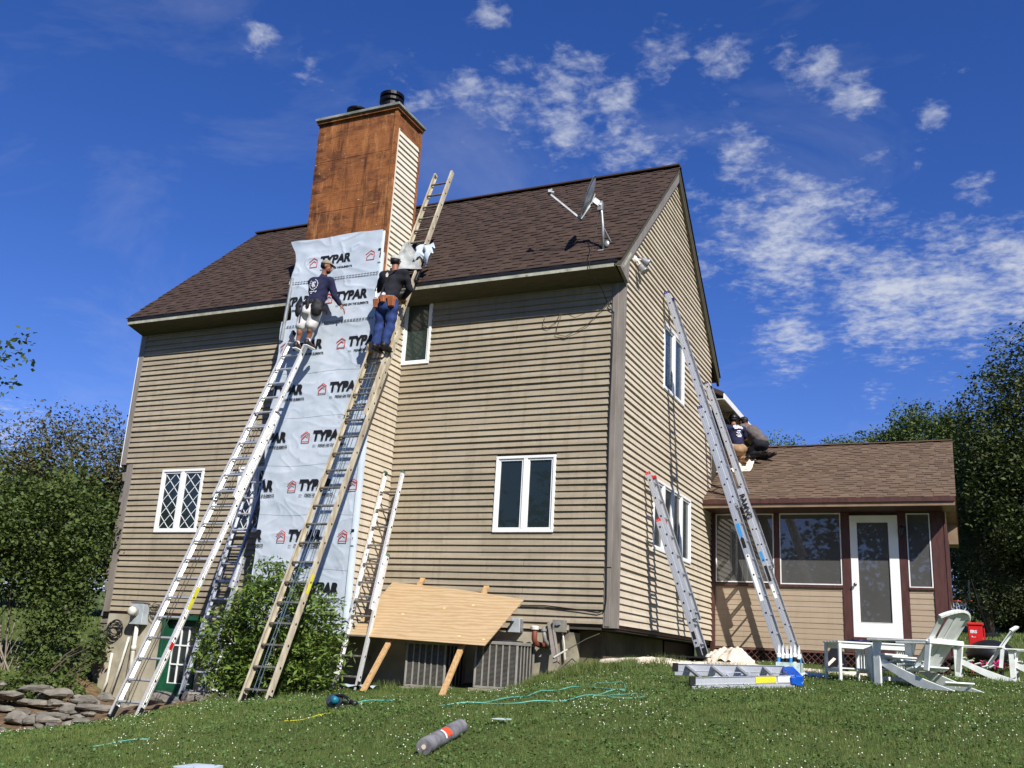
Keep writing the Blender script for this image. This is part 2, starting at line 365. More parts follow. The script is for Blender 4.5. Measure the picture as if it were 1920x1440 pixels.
    M['leaf_olive'] = leaf_mat('olive leaves', (.050,.058,.020), (.17,.15,.055))
    M['leaf_needle'] = leaf_mat('needles', (.040,.055,.024), (.115,.135,.055))
    M['leaf_light'] = leaf_mat('light leaves', (.06,.10,.02), (.16,.22,.05))
    M['grass'] = leaf_mat('grass blades', (.078,.125,.024), (.255,.315,.085), .55)
    M['clover_leaf'] = leaf_mat('clover leaves', (.050,.105,.022), (.13,.23,.06), .6)
    M['clover'] = mat('clover flowers', S(225,225,205), S(200,200,170), 30, .8)
    M['ground'] = ground_mat()
def alu_mat(name, c, rough):
    t = NT(name); t.set(Roughness=rough, Metallic=.5); n = t.noise(t.coord((8,8,1.2)), 9, 6, .65)
    t.col(t.mix(n, c, tuple(x*.72 for x in c[:3])+(1,))); t.lk(t.ramp(n, [(.3, (rough*.7,)*3+(1,)), (.8, (rough*1.5,)*3+(1,))]), t.b.inputs['Roughness']); return t.m
def shingle_mat(name, a, b):
    t = NT(name); t.set(Roughness=.92); t.b.inputs['Specular IOR Level'].default_value = .2
    gi = t.n('ShaderNodeNewGeometry')
    v = t.coord((1,1,1)); n = t.noise(v, 90, 3, .7); n2 = t.noise(t.coord((1.2,2.2,2.2)), 1.6, 5, .6)
    c = t.mix(gi.outputs['Random Per Island'], a, b)
    c = t.mix(t.math('MULTIPLY', n2, .5), c, tuple(x*1.35 for x in a[:3])+(1,))
    c = t.mix(t.math('MULTIPLY', n, .6), c, tuple(x*.5 for x in b[:3])+(1,)); t.col(c); t.bump(n, .6, .004); return t.m
def glass_mat(name, base, gl, rough):
    t = NT(name); t.set(Roughness=.3); t.col(base)
    g = t.n('ShaderNodeBsdfGlossy'); g.inputs['Roughness'].default_value = rough*.3; g.inputs[0].default_value = (.9,.95,.95,1)
    lw = t.n('ShaderNodeLayerWeight'); lw.inputs[0].default_value = .25
    f = t.math('ADD', t.math('MULTIPLY', lw.outputs[1], .16), gl*.07)
    mx = t.n('ShaderNodeMixShader'); t.lk(f, mx.inputs[0]); t.lk(t.b.outputs[0], mx.inputs[1]); t.lk(g.outputs[0], mx.inputs[2]); t.lk(mx.outputs[0], t.out.inputs[0])
    n = t.noise(t.coord(), 1.3, 2, .5); bp = t.n('ShaderNodeBump'); bp.inputs['Strength'].default_value = .02; bp.inputs['Distance'].default_value = .05
    t.lk(n, bp.inputs['Height']); t.lk(bp.outputs[0], g.inputs['Normal']); return t.m
def screen_mat(name):
    t = NT(name); t.set(Roughness=.6); t.col(t.mix(t.noise(t.coord(), 1.2, 3, .5), srgb(76,75,71), srgb(62,61,58)))
    g = t.n('ShaderNodeBsdfGlossy'); g.inputs['Roughness'].default_value = .015; g.inputs[0].default_value = (.85,.85,.85,1)
    mx = t.n('ShaderNodeMixShader'); mx.inputs[0].default_value = .11; t.lk(t.b.outputs[0], mx.inputs[1]); t.lk(g.outputs[0], mx.inputs[2]); t.lk(mx.outputs[0], t.out.inputs[0]); return t.m
def plywood_mat(name, a, b, old):
    t = NT(name); t.set(Roughness=.75); t.b.inputs['Specular IOR Level'].default_value = .2
    v = t.coord((.55,3,5.0) if old else (.6,4.2,4.2))
    w = t.n('ShaderNodeTexWave', wave_type='BANDS', bands_direction='Z'); w.inputs['Scale'].default_value = 1.6; w.inputs['Distortion'].default_value = 9; w.inputs['Detail'].default_value = 4; w.inputs['Detail Scale'].default_value = 1.3; w.inputs['Detail Roughness'].default_value = .62
    t.lk(v, w.inputs['Vector'])
    fine = t.noise(t.coord((1.5,14,60) if old else (2,40,40)), 3, 5, .7)
    c = t.mix(t.math('MULTIPLY', w.outputs['Fac'], .45 if old else .95), a, b); c = t.mix(t.math('MULTIPLY', fine, .45), c, tuple(x*.62 for x in b[:3])+(1,))
    if old:
        n = t.noise(t.coord((1,1,2.2)), 1.5, 9, .74, .5)
        c = t.mix(t.math('MULTIPLY', t.ramp(n, [(.46, (0,0,0,1)), (.64, (1,1,1,1))]), .85), c, srgb(64,38,28))
        n3 = t.noise(t.coord((2.2,1,.45)), 2.1, 8, .75, .3)
        c = t.mix(t.math('MULTIPLY', t.ramp(n3, [(.52, (0,0,0,1)), (.70, (1,1,1,1))]), .6), c, srgb(206,146,92))
        n5 = t.noise(t.coord((1.0,1,3.4), loc=(4,0,2)), 2.4, 9, .78, .4); sp = t.n('ShaderNodeSeparateXYZ'); tcc = t.n('ShaderNodeTexCoord'); t.lk(tcc.outputs['Object'], sp.inputs[0])
        edge = t.n('ShaderNodeMapRange'); edge.inputs[1].default_value = -.90; edge.inputs[2].default_value = -.35; edge.inputs[3].default_value = .22; edge.inputs[4].default_value = 0; t.lk(sp.outputs[0], edge.inputs[0])
        c = t.mix(t.math('MULTIPLY', t.ramp(t.math('ADD', n5, edge.outputs[0]), [(.54, (0,0,0,1)), (.72, (1,1,1,1))]), .85), c, srgb(46,30,26))
        n6 = t.noise(t.coord((5,1,.5), loc=(1,0,5)), 2.0, 7, .7); c = t.mix(t.math('MULTIPLY', t.ramp(n6, [(.52, (0,0,0,1)), (.68, (1,1,1,1))]), .8), c, srgb(58,34,24))
        n4 = t.noise(t.coord((2.6,1,3.2)), 3.3, 8, .75)
        c = t.mix(t.ramp(n4, [(.64, (0,0,0,1)), (.70, (1,1,1,1))]), c, srgb(210,184,150))
        t.bump(n, .5, .02)
    else:
        vo = t.n('ShaderNodeTexVoronoi'); vo.inputs['Scale'].default_value = 2.1; t.lk(t.coord((1,2.0,2.0)), vo.inputs['Vector'])
        c = t.mix(t.ramp(vo.outputs['Distance'], [(.045, (1,1,1,1)), (.06, (0,0,0,1))]), c, srgb(232,196,130))
        t.bump(fine, .2, .003)
    t.col(c); return t.m
def leaf_mat(name, a, b, rough=.6):
    t = NT(name); t.set(Roughness=rough); t.b.inputs['Specular IOR Level'].default_value = .3
    at = t.n('ShaderNodeAttribute', attribute_name='rnd'); n = t.noise(t.coord(), .9, 3, .5)
    f = t.math('ADD', t.math('MULTIPLY', at.outputs['Fac'], .65), t.math('MULTIPLY', n, .4))
    c = t.mix(f, a+(1,), b+(1,))
    if name == 'grass blades': c = t.mix(t.ramp(t.noise(t.coord(), 1.7, 6, .7), [(.50, (0,0,0,1)), (.72, (.7,.7,.7,1))]), c, (.19,.17,.06,1)); c = t.mix(t.ramp(t.noise(t.coord(loc=(9,2,0)), 7.0, 4, .6), [(.40, (.62,.62,.62,1)), (.62, (0,0,0,1))]), c, (.036,.066,.014,1))
    t.col(c)
    tr = t.n('ShaderNodeBsdfTranslucent'); t.lk(t.mix(.5, c, (.5,.6,.1,1), 'MULTIPLY'), tr.inputs[0])
    mx = t.n('ShaderNodeMixShader'); mx.inputs[0].default_value = .25; t.lk(t.b.outputs[0], mx.inputs[1]); t.lk(tr.outputs[0], mx.inputs[2]); t.lk(mx.outputs[0], t.out.inputs[0]); return t.m
def ground_mat():
    t = NT('lawn soil and thatch'); t.set(Roughness=.95); t.b.inputs['Specular IOR Level'].default_value = .1
    n = t.noise(t.coord(), .5, 8, .7); n2 = t.noise(t.coord(), 14, 6, .75)
    c = t.mix(n2, (.040,.062,.014,1), (.115,.150,.042,1)); c = t.mix(t.math('MULTIPLY', t.ramp(n, [(.5, (0,0,0,1)), (.7, (1,1,1,1))]), .5), c, (.085,.085,.032,1))
    t.col(c); t.bump(n2, .8, .03); return t.m

# ------------------------------------------------------------------ terrain
CP = [(-3.5,-3.5,-1.27),(-5.5,-3.7,-1.57),(2,2,-.42),(0.1,0,-.55),(-.6,-.1,-.6),(-1.4,-.7,-1.02),(-3.6,-.9,-1.12),(-2.3,-.8,-1.06),(4.6,-13.7,-2.15),(2.2,5.8,-.42),(4.3,5.8,-.47),
(-7,-1,-1.6),(-9.8,0,-1.5),(-8,-.3,-1.85),(8,4,-.50),(0,-4,-.95),(4,-4,-.85),(10,-5,-1.0),(-12,-6,-1.6),(-14,3,-.85),(-6,-14,-2.9),(14,-14,-2.1),(-30,-20,-4),(30,-20,-2.5),(-9,-4.5,-1.75),(-6.9,-4.2,-1.85),(-8.3,-2.7,-1.62),(-11,.3,-1.0),(-5,-7,-1.75),
(5.2,9,-.22),(5.5,14,.35),(5.7,16.2,.62),(5.2,19.8,.85),(5,24,1.15),(9,24,1.25),(-18.3,5.6,-.1),(-26.5,11.3,.45),(0,30,1.2),(30,40,2.5),(-24,12,0.1),(-40,30,.8),(-10,14,-1.0),(60,0,0),(-60,0,-1)]
CPa = np.array(CP, float)
def _K(r): return np.sqrt(r*r + 1.0)
_n = len(CPa); _D = np.hypot(CPa[:,None,0]-CPa[None,:,0], CPa[:,None,1]-CPa[None,:,1]); _Q = np.c_[np.ones(_n), CPa[:,:2]]
_sol = np.linalg.solve(np.block([[_K(_D)-0.02*np.eye(_n), _Q], [_Q.T, np.zeros((3,3))]]), np.r_[CPa[:,2], 0, 0, 0])
def gza(x, y):
    x = np.asarray(x, float); y = np.asarray(y, float); out = np.full(x.shape, _sol[_n]) + _sol[_n+1]*x + _sol[_n+2]*y
    for i in range(_n): out = out + _K(np.hypot(x-CPa[i,0], y-CPa[i,1]))*_sol[i]
    out = out + .02*np.sin(x*1.7+y*.6)*np.cos(y*1.3-x*.5)
    return np.clip(out, -6, 6)
def gz(x, y): return float(gza(np.array([x]), np.array([y]))[0])
init_mats()
# ------------------------------------------------------------------ ground
def build_ground():
    xs = np.concatenate([np.arange(-400,-40,30), np.arange(-40,-14,2.0), np.arange(-14,14,.35), np.arange(14,40,2.0), np.arange(40,401,30)])
    ys = np.concatenate([np.arange(-100,-20,10), np.arange(-20,-10,1.0), np.arange(-10,10,.35), np.arange(10,40,1.5), np.arange(40,401,30)])
    X, Y = np.meshgrid(xs, ys); Z = gza(X, Y); nx, ny = len(xs), len(ys)
    idx = np.arange(nx*ny).reshape(ny, nx)
    F = np.stack([idx[:-1,:-1], idx[:-1,1:], idx[1:,1:], idx[1:,:-1]], -1).reshape(-1,4)
    g = np_mesh('ground', np.stack([X, Y, Z], -1).reshape(-1,3), F, M['ground']); g.data.shade_smooth(); g['kind'] = 'structure'
    return g
build_ground()

# ------------------------------------------------------------------ house
E0 = .1037
house = thing('clapboard_house', 'tall tan clapboard house with steep brown shingle roof and gable end', 'house', (-5, 2.9, -1.0))
FR = lambda u, o, z: (u, -o, z)          # front wall frame (faces -Y)
GB = lambda u, o, z: (o, u, z)           # gable wall frame (faces +X)
SL = .975                                # roof slope
def roof_z(y): return 8.86 - abs(y-2.91)*SL     # top of shingles over the front/back
def siding(name, m, fr, ul, ur, z0, z1, e, holes=(), t0=.004, t1=.035, off=.004, parent=None, seg=1.3, wob=.004, rnd=random):
    mb = MB(fr); k = 0; z = z0
    while z < z1 - 1e-6:
        zt = min(z+e, z1)
        spans = []; a0, a1 = ul(z), ul(zt); b0, b1 = ur(z), ur(zt)
        if min(b0, b1) > max(a0, a1) - .05:
            cuts = sorted([(h[0], h[1]) for h in holes if h[2] < (z+zt)/2 < h[3]])
            cur = (a0, a1)
            for (c0, c1) in cuts: spans.append((cur, (c0, c0))); cur = (c1, c1)
            spans.append((cur, (b0, b1)))
        for (l, r) in spans:
            if r[0] - l[0] < .01: continue
            n = max(1, int((r[0]-l[0])/seg)); dz = [rnd.uniform(-wob, wob)*(0 if n == 1 else 1) for _ in range(n+1)]; dt = [rnd.uniform(-.15, .25) for _ in range(n+1)]
            for i in range(n):
                s0, s1 = i/n, (i+1)/n
                ub0, ub1 = l[0]+(r[0]-l[0])*s0, l[0]+(r[0]-l[0])*s1; ut0, ut1 = l[1]+(r[1]-l[1])*s0, l[1]+(r[1]-l[1])*s1
                if i < n-1 and rnd.random() < .16: ub1 -= .006; ut1 -= .006
                o0, o1 = off+t1*(1+dt[i]), off+t1*(1+dt[i+1])
                mb.add([(ub0, off, z+dz[i]), (ub1, off, z+dz[i+1]), (ub1, o1, z+dz[i+1]), (ub0, o0, z+dz[i]), (ut0, off+t0, zt+.006), (ut1, off+t0, zt+.006), (ut0, off, zt+.006), (ut1, off, zt+.006)],
                       [(0,3,2,1), (3,4,5,2), (4,6,7,5), (0,6,4,3), (1,2,5,7)])
        z = zt; k += 1
    return mb.build(name, m, parent)
# openings
W_UP  = (-4.03,-3.46,4.22,5.40)
W_R   = (-2.06,-1.03,1.335,2.545)
W_L   = (-9.08,-8.06,1.345,2.53)
W_L2  = (-7.25,-6.46,1.345,2.53)
G_UP  = (2.19,3.56,4.17,5.40)
G_LO  = (1.68,4.09,1.30,2.49)
XL = -10.19
def house_shell():
    core = MB()
    core.box(XL+.02, 0, 0.0, 5.82, 2.66, 5.30)
    core.box(-10.0, 0, 0.0, 5.82, 0.02, 2.66)
    # gable prism under the roof
    core.prism([(0.0, 5.30), (5.82, 5.30), (5.82, roof_z(5.82)-.16), (2.91, 8.70), (0.0, roof_z(0)-.16)], 0, XL+.02, 0)
    core.build('wall_core', M['core'], house)
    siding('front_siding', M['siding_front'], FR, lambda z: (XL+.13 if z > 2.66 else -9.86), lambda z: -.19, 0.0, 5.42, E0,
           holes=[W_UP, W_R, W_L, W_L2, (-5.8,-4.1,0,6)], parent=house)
    # one extra course lower on the long left part
    siding('starter_siding', M['siding_front'], FR, lambda z: -9.86, lambda z: -.72, -.098, -.001, .098, parent=house)
    yl = lambda z: max(.04, 2.91-(8.66-z)/SL); yr = lambda z: min(5.80, 2.91+(8.66-z)/SL)
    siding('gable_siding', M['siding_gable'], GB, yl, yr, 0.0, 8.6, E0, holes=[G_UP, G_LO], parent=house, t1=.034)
    # corner boards
    tb = MB(); tb.box(-.19, 0.032, -.036, 0, -.05, 5.36); tb.box(0.0, .034, -.034, .045, -.05, 5.36)
    tb.build('corner_board', M['trim'], house, bevel=.003)
    dl = MB(); dl.box(-.172, -.075, -.052, -.036, .82, 5.30); dl.box(-.165,-.085,-.048,-.036,-.03,.80); dl.build('corner_board_patch', M['trim'], house, bevel=.004)
    t2 = MB(); t2.box(XL, XL+.13, -.034, 0, 2.66, 5.36); t2.build('corner_board', M['trim'], house, bevel=.003)
    t2 = MB(); t2.box(XL-.02, XL, -.03, .1, 2.62, 5.36); t2.build('corner_edge', M['white'], house)
    t3 = MB(); t3.box(-10.02, -9.86, -.036, .05, -.12, 2.66); t3.build('corner_board', M['trim'], house, bevel=.003)
    t4 = MB(); t4.box(-.012, .018, 5.78, 5.86, -.02, 5.35); t4.build('corner_edge', M['trim_light'], house)
    # siding bottom drip / sill plates
    s = MB(); s.box(-9.9, -.72, -.02, .03, -.125, -.100); s.box(-.72, -.2, -.02, .03, -.03, -.002); s.box(-.02, .0, .05, 5.8, -.05, -.002); s.build('sill_board', M['brown'], house)
    uf = MB(); uf.box(-.74, -.02, -.005, 5.8, -.08, -.004); uf.build('floor_underside', M['core'], house)
    # foundation
    f = MB(); f.box(-9.9, -8.55, .0, .3, -2.6, -.13); f.box(-7.66, -.66, .0, .3, -2.6, -.13); f.box(-8.55,-7.66,.0,.3,-.14,-.13); f.box(-9.9,-9.6,.3,5.6,-2.6,-.13)
    f.build('foundation', M['concrete'], house)
    f2 = MB(); f2.box(-.70, -.32, .32, 3.55, -1.4, -.09); f2.box(-.72,-.34,3.55,5.6,-1.4,-1.39); f2.build('foundation', M['concrete_shaded'], house)
    f3 = MB(); f3.box(-.45, -.30, 3.6, 5.75, -.95, -.10); f3.build('crawl_space_shade', M['dark'], house)  # black box stands in for the darkness of the open crawl space
house_shell()

def shingle_roof(name, m, x0, x1, ye, ze, yr, zr, e=.14, parent=None, thick=.03, xl=None, seed=3):
    """courses of laminated shingles from the eave (ye, ze) to the ridge (yr, zr)"""
    R = random.Random(seed); L = math.hypot(yr-ye, zr-ze); dy, dz = (yr-ye)/L, (zr-ze)/L; ny, nz = -dz, dy
    if nz < 0: ny, nz = -ny, -nz
    mb = MB(); P = lambda x, s, h: (x, ye+dy*s+ny*h, ze+dz*s+nz*h)
    def slab(xa, xb, s0, s1, h0, h1, b=0.0):
        mb.add([P(xa,s0,b),P(xb,s0,b),P(xb,s0,h0),P(xa,s0,h0),P(xa,s1,h1),P(xb,s1,h1)], [(0,1,2,3),(3,2,5,4),(0,3,4),(1,5,2)])
    n = int(L/e); e = L/n
    for i in range(n):
        s0 = i*e; s1 = min(L, s0+e*1.03); w = x1-x0; x = x0
        while x < x1-.01:
            xx = min(x1, x+R.uniform(.55,1.1)); slab(x, xx, s0, s1, .006, .001); x = xx
        x = x0 - R.uniform(0,.2)
        while x < x1:
            wd = R.uniform(.12,.34); a = max(x, x0); b = min(x+wd, x1)
            if b-a > .02: slab(a, b, s0-.003, s1-e*.12, .017, .010, .004)
            x += wd + R.uniform(.08,.24)
    return mb.build(name, m, parent, fix=False)
def roofs():
    ye, ze = -.47, roof_z(-.47)
    deck = MB()
    def slabp(x0, x1, pts): deck.prism(pts, 0, x0, x1)
    slabp(-10.17, .09, [(ye, ze-.035), (2.91, 8.825), (5.82+.47, ze-.035), (6.29, ze-.15), (2.91, 8.71), (ye, ze-.15)])
    deck.build('roof_deck', M['soffit'], house)
    shingle_roof('roof', M['shingle'], -10.2, .115, ye-.02, ze-.045, 2.91, 8.845, .142, house)
    shingle_roof('roof', M['shingle'], -10.2, .115, 6.31, ze-.045, 2.91, 8.845, .142, house, seed=5)
    rc = MB(); rc.beam((-10.19,2.91,8.855),(.11,2.91,8.855),.2,.03); rc.build('ridge_cap', M['shingle'], house)
    # eave: fascia, gutter line, soffit
    fa = MB(); fa.box(-10.17, -.02, -.475, -.45, 5.405, 5.475); fa.build('fascia', M['trim_light'], house)
    gl = MB(); gl.box(-10.17, .04, -.49, -.45, 5.475, 5.54); gl.build('gutter', M['dark'], house)
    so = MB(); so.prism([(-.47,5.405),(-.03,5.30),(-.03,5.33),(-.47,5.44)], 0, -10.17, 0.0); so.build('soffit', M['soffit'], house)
    # vent strip holes on the right part of the soffit
    # rake boards on the gable
    rb = MB()
    w = .15
    rb.prism([(-.47, ze-.14), (2.91, 8.72), (2.91, 8.72-w*1.4), (.0, roof_z(0)-.14-w*1.35), (-.05, 5.27), (-.47, 5.40)], 0, .032, .085)
    rb.build('rake_board', M['trim'], house, bevel=.003)
    cr = MB(); cr.prism([(-.36,5.43),(.03,5.83),(.06,5.80),(-.33,5.40)], 0, .085, .094); cr.build('rake_joint', M['trim_light'], house)
    rb = MB(); rb.prism([(6.29, ze-.14), (2.91, 8.72), (2.91, 8.72-w*1.0), (5.87, roof_z(5.87)-.14-w*.9), (6.29, 5.33)], 0, .034, .085)
    rb.build('rake_board', M['soffit'], house)
    # rear wing: eave running away along +Y
    wg = MB(); wg.box(-6, -.06, 5.86, 13.0, 0, 5.0); wg.build('rear_wing_wall', M['core'], house)
    wr = MB(); wr.prism([(-.0,5.13),(.26,5.0),(.26,5.1),(-3.0,6.6),(-3.0,6.5)], 1, 5.90, 13.0); wr.build('rear_wing_roof', M['shingle'], house)
    wf = MB(); wf.box(.262, .285, 5.9, 13.0, 4.93, 5.06); wf.build('fascia', M['white'], house)
    ws = MB(); ws.box(-.06, .26, 5.9, 13.0, 4.93, 4.95); ws.build('soffit', M['trim_light'], house)
roofs()

def window(fr, u0, u1, z0, z1, n, glass, label=None, diamond=False, cas=.045, mull=.07, lower_mull=None):
    w = MB(fr); d0, d1 = -.02, .048
    w.box(u0, u1, d0, d1, z1-cas, z1); w.box(u0, u1, d0, d1, z0, z0+cas)
    w.box(u0, u0+cas, d0, d1-.001, z0+cas, z1-cas); w.box(u1-cas, u1, d0, d1-.001, z0+cas, z1-cas)
    iw = (u1-u0-2*cas); pw = iw/n
    for i in range(1, n):
        c = u0+cas+pw*i; w.box(c-mull/2, c+mull/2, d0, d1-.002, z0+cas, z1-cas)
    fo = w.build('window_frame', M['white'], house, bevel=.004)
    for i in range(n):
        a = u0+cas+pw*i + (mull/2 if i else 0); b = u0+cas+pw*(i+1) - (mull/2 if i < n-1 else 0)
        s = MB(fr); t = .032; e = .028
        s.box(a, b, d0, e, z1-cas-t, z1-cas); s.box(a, b, d0, e, z0+cas, z0+cas+t); s.box(a, a+t, d0, e-.001, z0+cas+t, z1-cas-t); s.box(b-t, b, d0, e-.001, z0+cas+t, z1-cas-t)
        s.build('sash', M['white'], fo, bevel=.002)
        g = MB(fr); g.box(a+t, b-t, .001, .006, z0+cas+t, z1-cas-t); g.build('pane', glass, fo)
        if diamond:
            dm = MB(fr); A, B, C, D = a+t, b-t, z0+cas+t, z1-cas-t; W_, H_ = B-A, D-C
            ky = H_/4.0; kx = W_/1.5
            for k in range(-4, 9):
                for sg in (1, -1):
                    # line z = C + ky*k +- (ky/kx) * (u-A)
                    sl = sg*ky/kx; zA = C+ky*k + (0 if sg > 0 else 0); pts = []
                    def clip(ua, za, ub, zb):
                        ts = [0, 1]
                        if zb != za:
                            t_lo, t_hi = sorted(((C-za)/(zb-za), (D-za)/(zb-za))); ts = [max(0, t_lo), min(1, t_hi)]
                        return ts
                    za, zb = zA, zA+sl*W_
                    t0, t1 = clip(A, za, B, zb)
                    if t1-t0 > .03: dm.beam((A+(B-A)*t0, .010, za+(zb-za)*t0), (A+(B-A)*t1, .010, za+(zb-za)*t1), .004, .012, up=(1,0,.3))
            dm.build('diamond_grille', M['white'], fo)
    return fo
fo = window(FR, *W_UP, 1, M['glass_green'])
window(FR, *W_R, 2, M['glass'])
window(FR, *W_L, 2, M['glass'], diamond=True)
window(FR, *W_L2, 2, M['glass'], diamond=True)
window(GB, *G_UP, 2, M['glass_green'], mull=.1)
window(GB, *G_LO, 4, M['glass'], mull=.09)

# basement door and basement window
def basement():
    d = MB(); x0, x1, z0, z1 = -8.50, -7.70, -2.0, -.16
    d.box(x0-.05, x0+.02, -.03, .12, z0, z1); d.box(x1-.02, x1+.03, -.03, .12, z0, z1); d.box(x0-.05, x1+.03, -.03, .12, z1-.05, z1+.02)
    d.build('door_frame', M['green_door'], house, bevel=.004)
    # leaf set back, with glazed upper half
    L = MB(); a, b = x0+.02, x1-.02; L.box(a, a+.11, .10, .15, z0, z1-.05); L.box(b-.11, b, .10, .15, z0, z1-.05); L.box(a+.11, b-.11, .10, .15, z1-.16, z1-.05)
    L.box(a+.11, b-.11, .10, .15, z0, -1.30); L.box(a+.17, b-.17, .09, .10, -1.85, -1.42)
    dl = L.build('basement_door', M['green_door'], house, bevel=.003)
    g = MB(); g.box(a+.11, b-.11, .13, .135, -1.30, z1-.16); g.build('pane', M['glass'], dl)
    m = MB(); 
    for k in range(4): xx = a+.11+(b-a-.22)*k/3; m.box(xx-.012, xx+.012, .108, .132, -1.30, z1-.16)
    for k in range(4): zz = -1.30+(z1-.16+1.30)*k/3; m.box(a+.1, b-.1, .106, .130, zz-.012, zz+.012)
    m.build('muntins', M['white'], dl)
    w = MB(); x0, x1, z0, z1 = -7.20, -6.20, -1.42, -.5
    w.box(x0, x0+.10, -.045, 0.0, z0, z1); w.box(x1-.10, x1, -.045, 0.0, z0, z1); w.box(x0-.03, x1+.03, -.06, 0.0, z0-.07, z0+.04); w.box(x0, x1, -.045, 0, z1-.08, z1)
    wf = w.build('basement_window', M['white'], house, bevel=.004); g = MB(); g.box(x0+.1, x1-.1, -.012, -.004, z0+.04, z1-.08); g.build('pane', M['glass'], wf)
basement()

# rough stone pier on the far left corner
def stone_pier():
    mb = MB(); R = random.Random(4); z = -1.9
    while z < 2.55:
        h = R.uniform(.10,.22)
        mb.hexa([(-10.16-R.uniform(0,.10), .06+R.uniform(0,.05), z), (-9.9,.06,z), (-9.9,.6,z), (-10.2-R.uniform(0,.08),.6,z),
                 (-10.16-R.uniform(0,.10), .06+R.uniform(0,.05), z+h), (-9.9,.06,z+h), (-9.9,.6,z+h), (-10.2-R.uniform(0,.08),.6,z+h)]); z += h*.98
    mb.build('stone_pier', M['stone_grey'], house, bevel=.02)
stone_pier()

# ------------------------------------------------------------------ chimney
from mathutils import noise as mnoise
CX0, CX1, CY = -5.86, -4.03, -.87
ZT = 8.80
def zsurf(x, z):      # wrinkled house wrap, distance in front of the sheathing
    n = mnoise.noise
    a = n(V((x*1.6, z*2.2, 3.1))); b = n(V((x*3.4+z*1.4, z*6.0, 7.7))); c = n(V((x*6.5-z*4.0, z*9.0+x*2, 1.3))); t = 1-abs(n(V((x*2.4+2*a, z*4.6+x*1.1, 5.5))))*2.2
    top = max(0.0, (z-4.6)/1.8)
    return .012 + .006*a + .0045*b + .0022*c + (.0055+.006*top)*max(0, t)**3
def chimney():
    c = MB()
    PX = -5.71
    ch = MB(); ch.box(PX+.02, CX1-.02, CY+.02, -.02, 5.3, ZT); ch.box(CX0+.04, CX1-.02, CY+.02, .0, -.3, 5.3)
    # plywood sheets nailed to the stack
    for (z0, z1) in ((5.4, 6.94), (6.945, 7.96), (7.965, ZT)):
        ch.box(PX, CX1-.004, CY-.002, CY+.018, z0+.002, z1)
    ch.box(CX1-.018, CX1, CY, .0, 5.2, 8.38); ch.box(CX1-.018, CX1+.001, CY, .0, 8.385, ZT)
    ch.box(CX1-.03, CX1+.022, CY-.022, CY+.012, 6.0, ZT-.01)
    for y in (.06, .1): pass
    chim = ch.build('chimney', M['old_plywood'], house)
    # narrow boards that frame the siding on the side
    b = MB(); b.box(CX1, CX1+.02, CY+.012, CY+.075, 5.2, 8.75); b.box(CX1, CX1+.02, -.085, -.0, 5.9, 8.75); b.build('edge_board', M['old_plywood'], chim)
    # siding on the side that faces +X
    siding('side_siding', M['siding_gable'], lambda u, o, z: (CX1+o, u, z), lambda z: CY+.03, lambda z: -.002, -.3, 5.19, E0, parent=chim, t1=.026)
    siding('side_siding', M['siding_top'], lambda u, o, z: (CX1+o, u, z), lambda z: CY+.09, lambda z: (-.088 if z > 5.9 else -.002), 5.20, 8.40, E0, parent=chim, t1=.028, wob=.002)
    tr = MB(); tr.box(CX1, CX1+.03, CY+.075, CY+.10, 5.20, 8.42); tr.build('corner_strip', M['siding_top'], chim)
    cn = MB(); cn.box(CX1+.004, CX1+.03, -.028, -.002, -.1, 5.3); cn.build('inside_corner', M['trim'], chim)
    # cap and flues
    cp = MB(); cp.box(PX-.045, CX1+.085, CY-.085, .02, ZT, ZT+.055); cp.build('chimney_cap', M['cap_grey'], chim, bevel=.006)
    uc = MB(); uc.box(PX-.02, CX1+.05, CY-.05, .0, ZT-.05, ZT-.002); uc.build('cap_frame', M['old_plywood'], chim)
    f0 = MB(); f0.lathe((-4.42, -.5, ZT+.05), [(.16,0),(.16,.2)], 20); f0.build('flue_collar', M['galv'], chim)
    f1 = MB(); f1.lathe((-4.42, -.5, ZT+.19), [(.19,0),(.19,.16),(.225,.17),(.225,.22),(.19,.225),(.19,.26),(.225,.27),(.225,.33),(.20,.335),(.12,.335)], 28); f1.build('flue', M['dark_metal'], chim, smooth=False)
    f2 = MB(); f2.lathe((-5.16, -.5, ZT+.05), [(.10,0),(.10,.26),(.20,.28),(.205,.31),(.10,.35)], 24); f2.build('flue', M['dark_metal'], chim)
    # house wrap, full height sheet with wrinkles
    def wrap(name, x0l, x1l, z0, z1, mtl, extra=0.0, side=.10):
        nx, nz = 120, max(12, int((z1-z0)/.017)); vs = []; fs = []
        for j in range(nz+1):
            z = z0+(z1-z0)*j/nz; a = x0l(z); b = x1l(z)
            for i in range(nx+1):
                x = a+(b-a)*i/nx; vs.append((x, CY-zsurf(x, z)-extra, z + (.012*math.sin(5*x) if j in (0, nz) else 0)))
        for j in range(nz):
            for i in range(nx): k = j*(nx+1)+i; fs.append((k, k+1, k+nx+2, k+nx+1))
        me = np_mesh(name, np.array(vs), np.array(fs), mtl, chim); me.data.shade_smooth(); return me
    R = random.Random(9)
    def xl(z):
        if z > 4.92: 
            t = (z-4.92)/1.5
            return -5.84 - .05*math.sin(6*z) - (.05 if z > 5.6 else 0) - (.06*max(0, (z-6.2)/.2))
        return -5.99 + .012*math.sin(9*z) + max(0, (2.6-z))*.02
    zs = [6.42, 5.60, 4.79, 3.95, 3.17, 2.35, 1.53, .66, -.3]
    for i in range(8):
        # every course laps over the one below it
        wrap('house_wrap', xl if i else xl, lambda z: CX1-.03+.008*math.sin(7*z), zs[i+1]-.02, zs[i]+(.0 if i == 0 else 0.02), M['wrap'], extra=.0035*(8-i))
    # strip folded round the right corner
    s = MB()
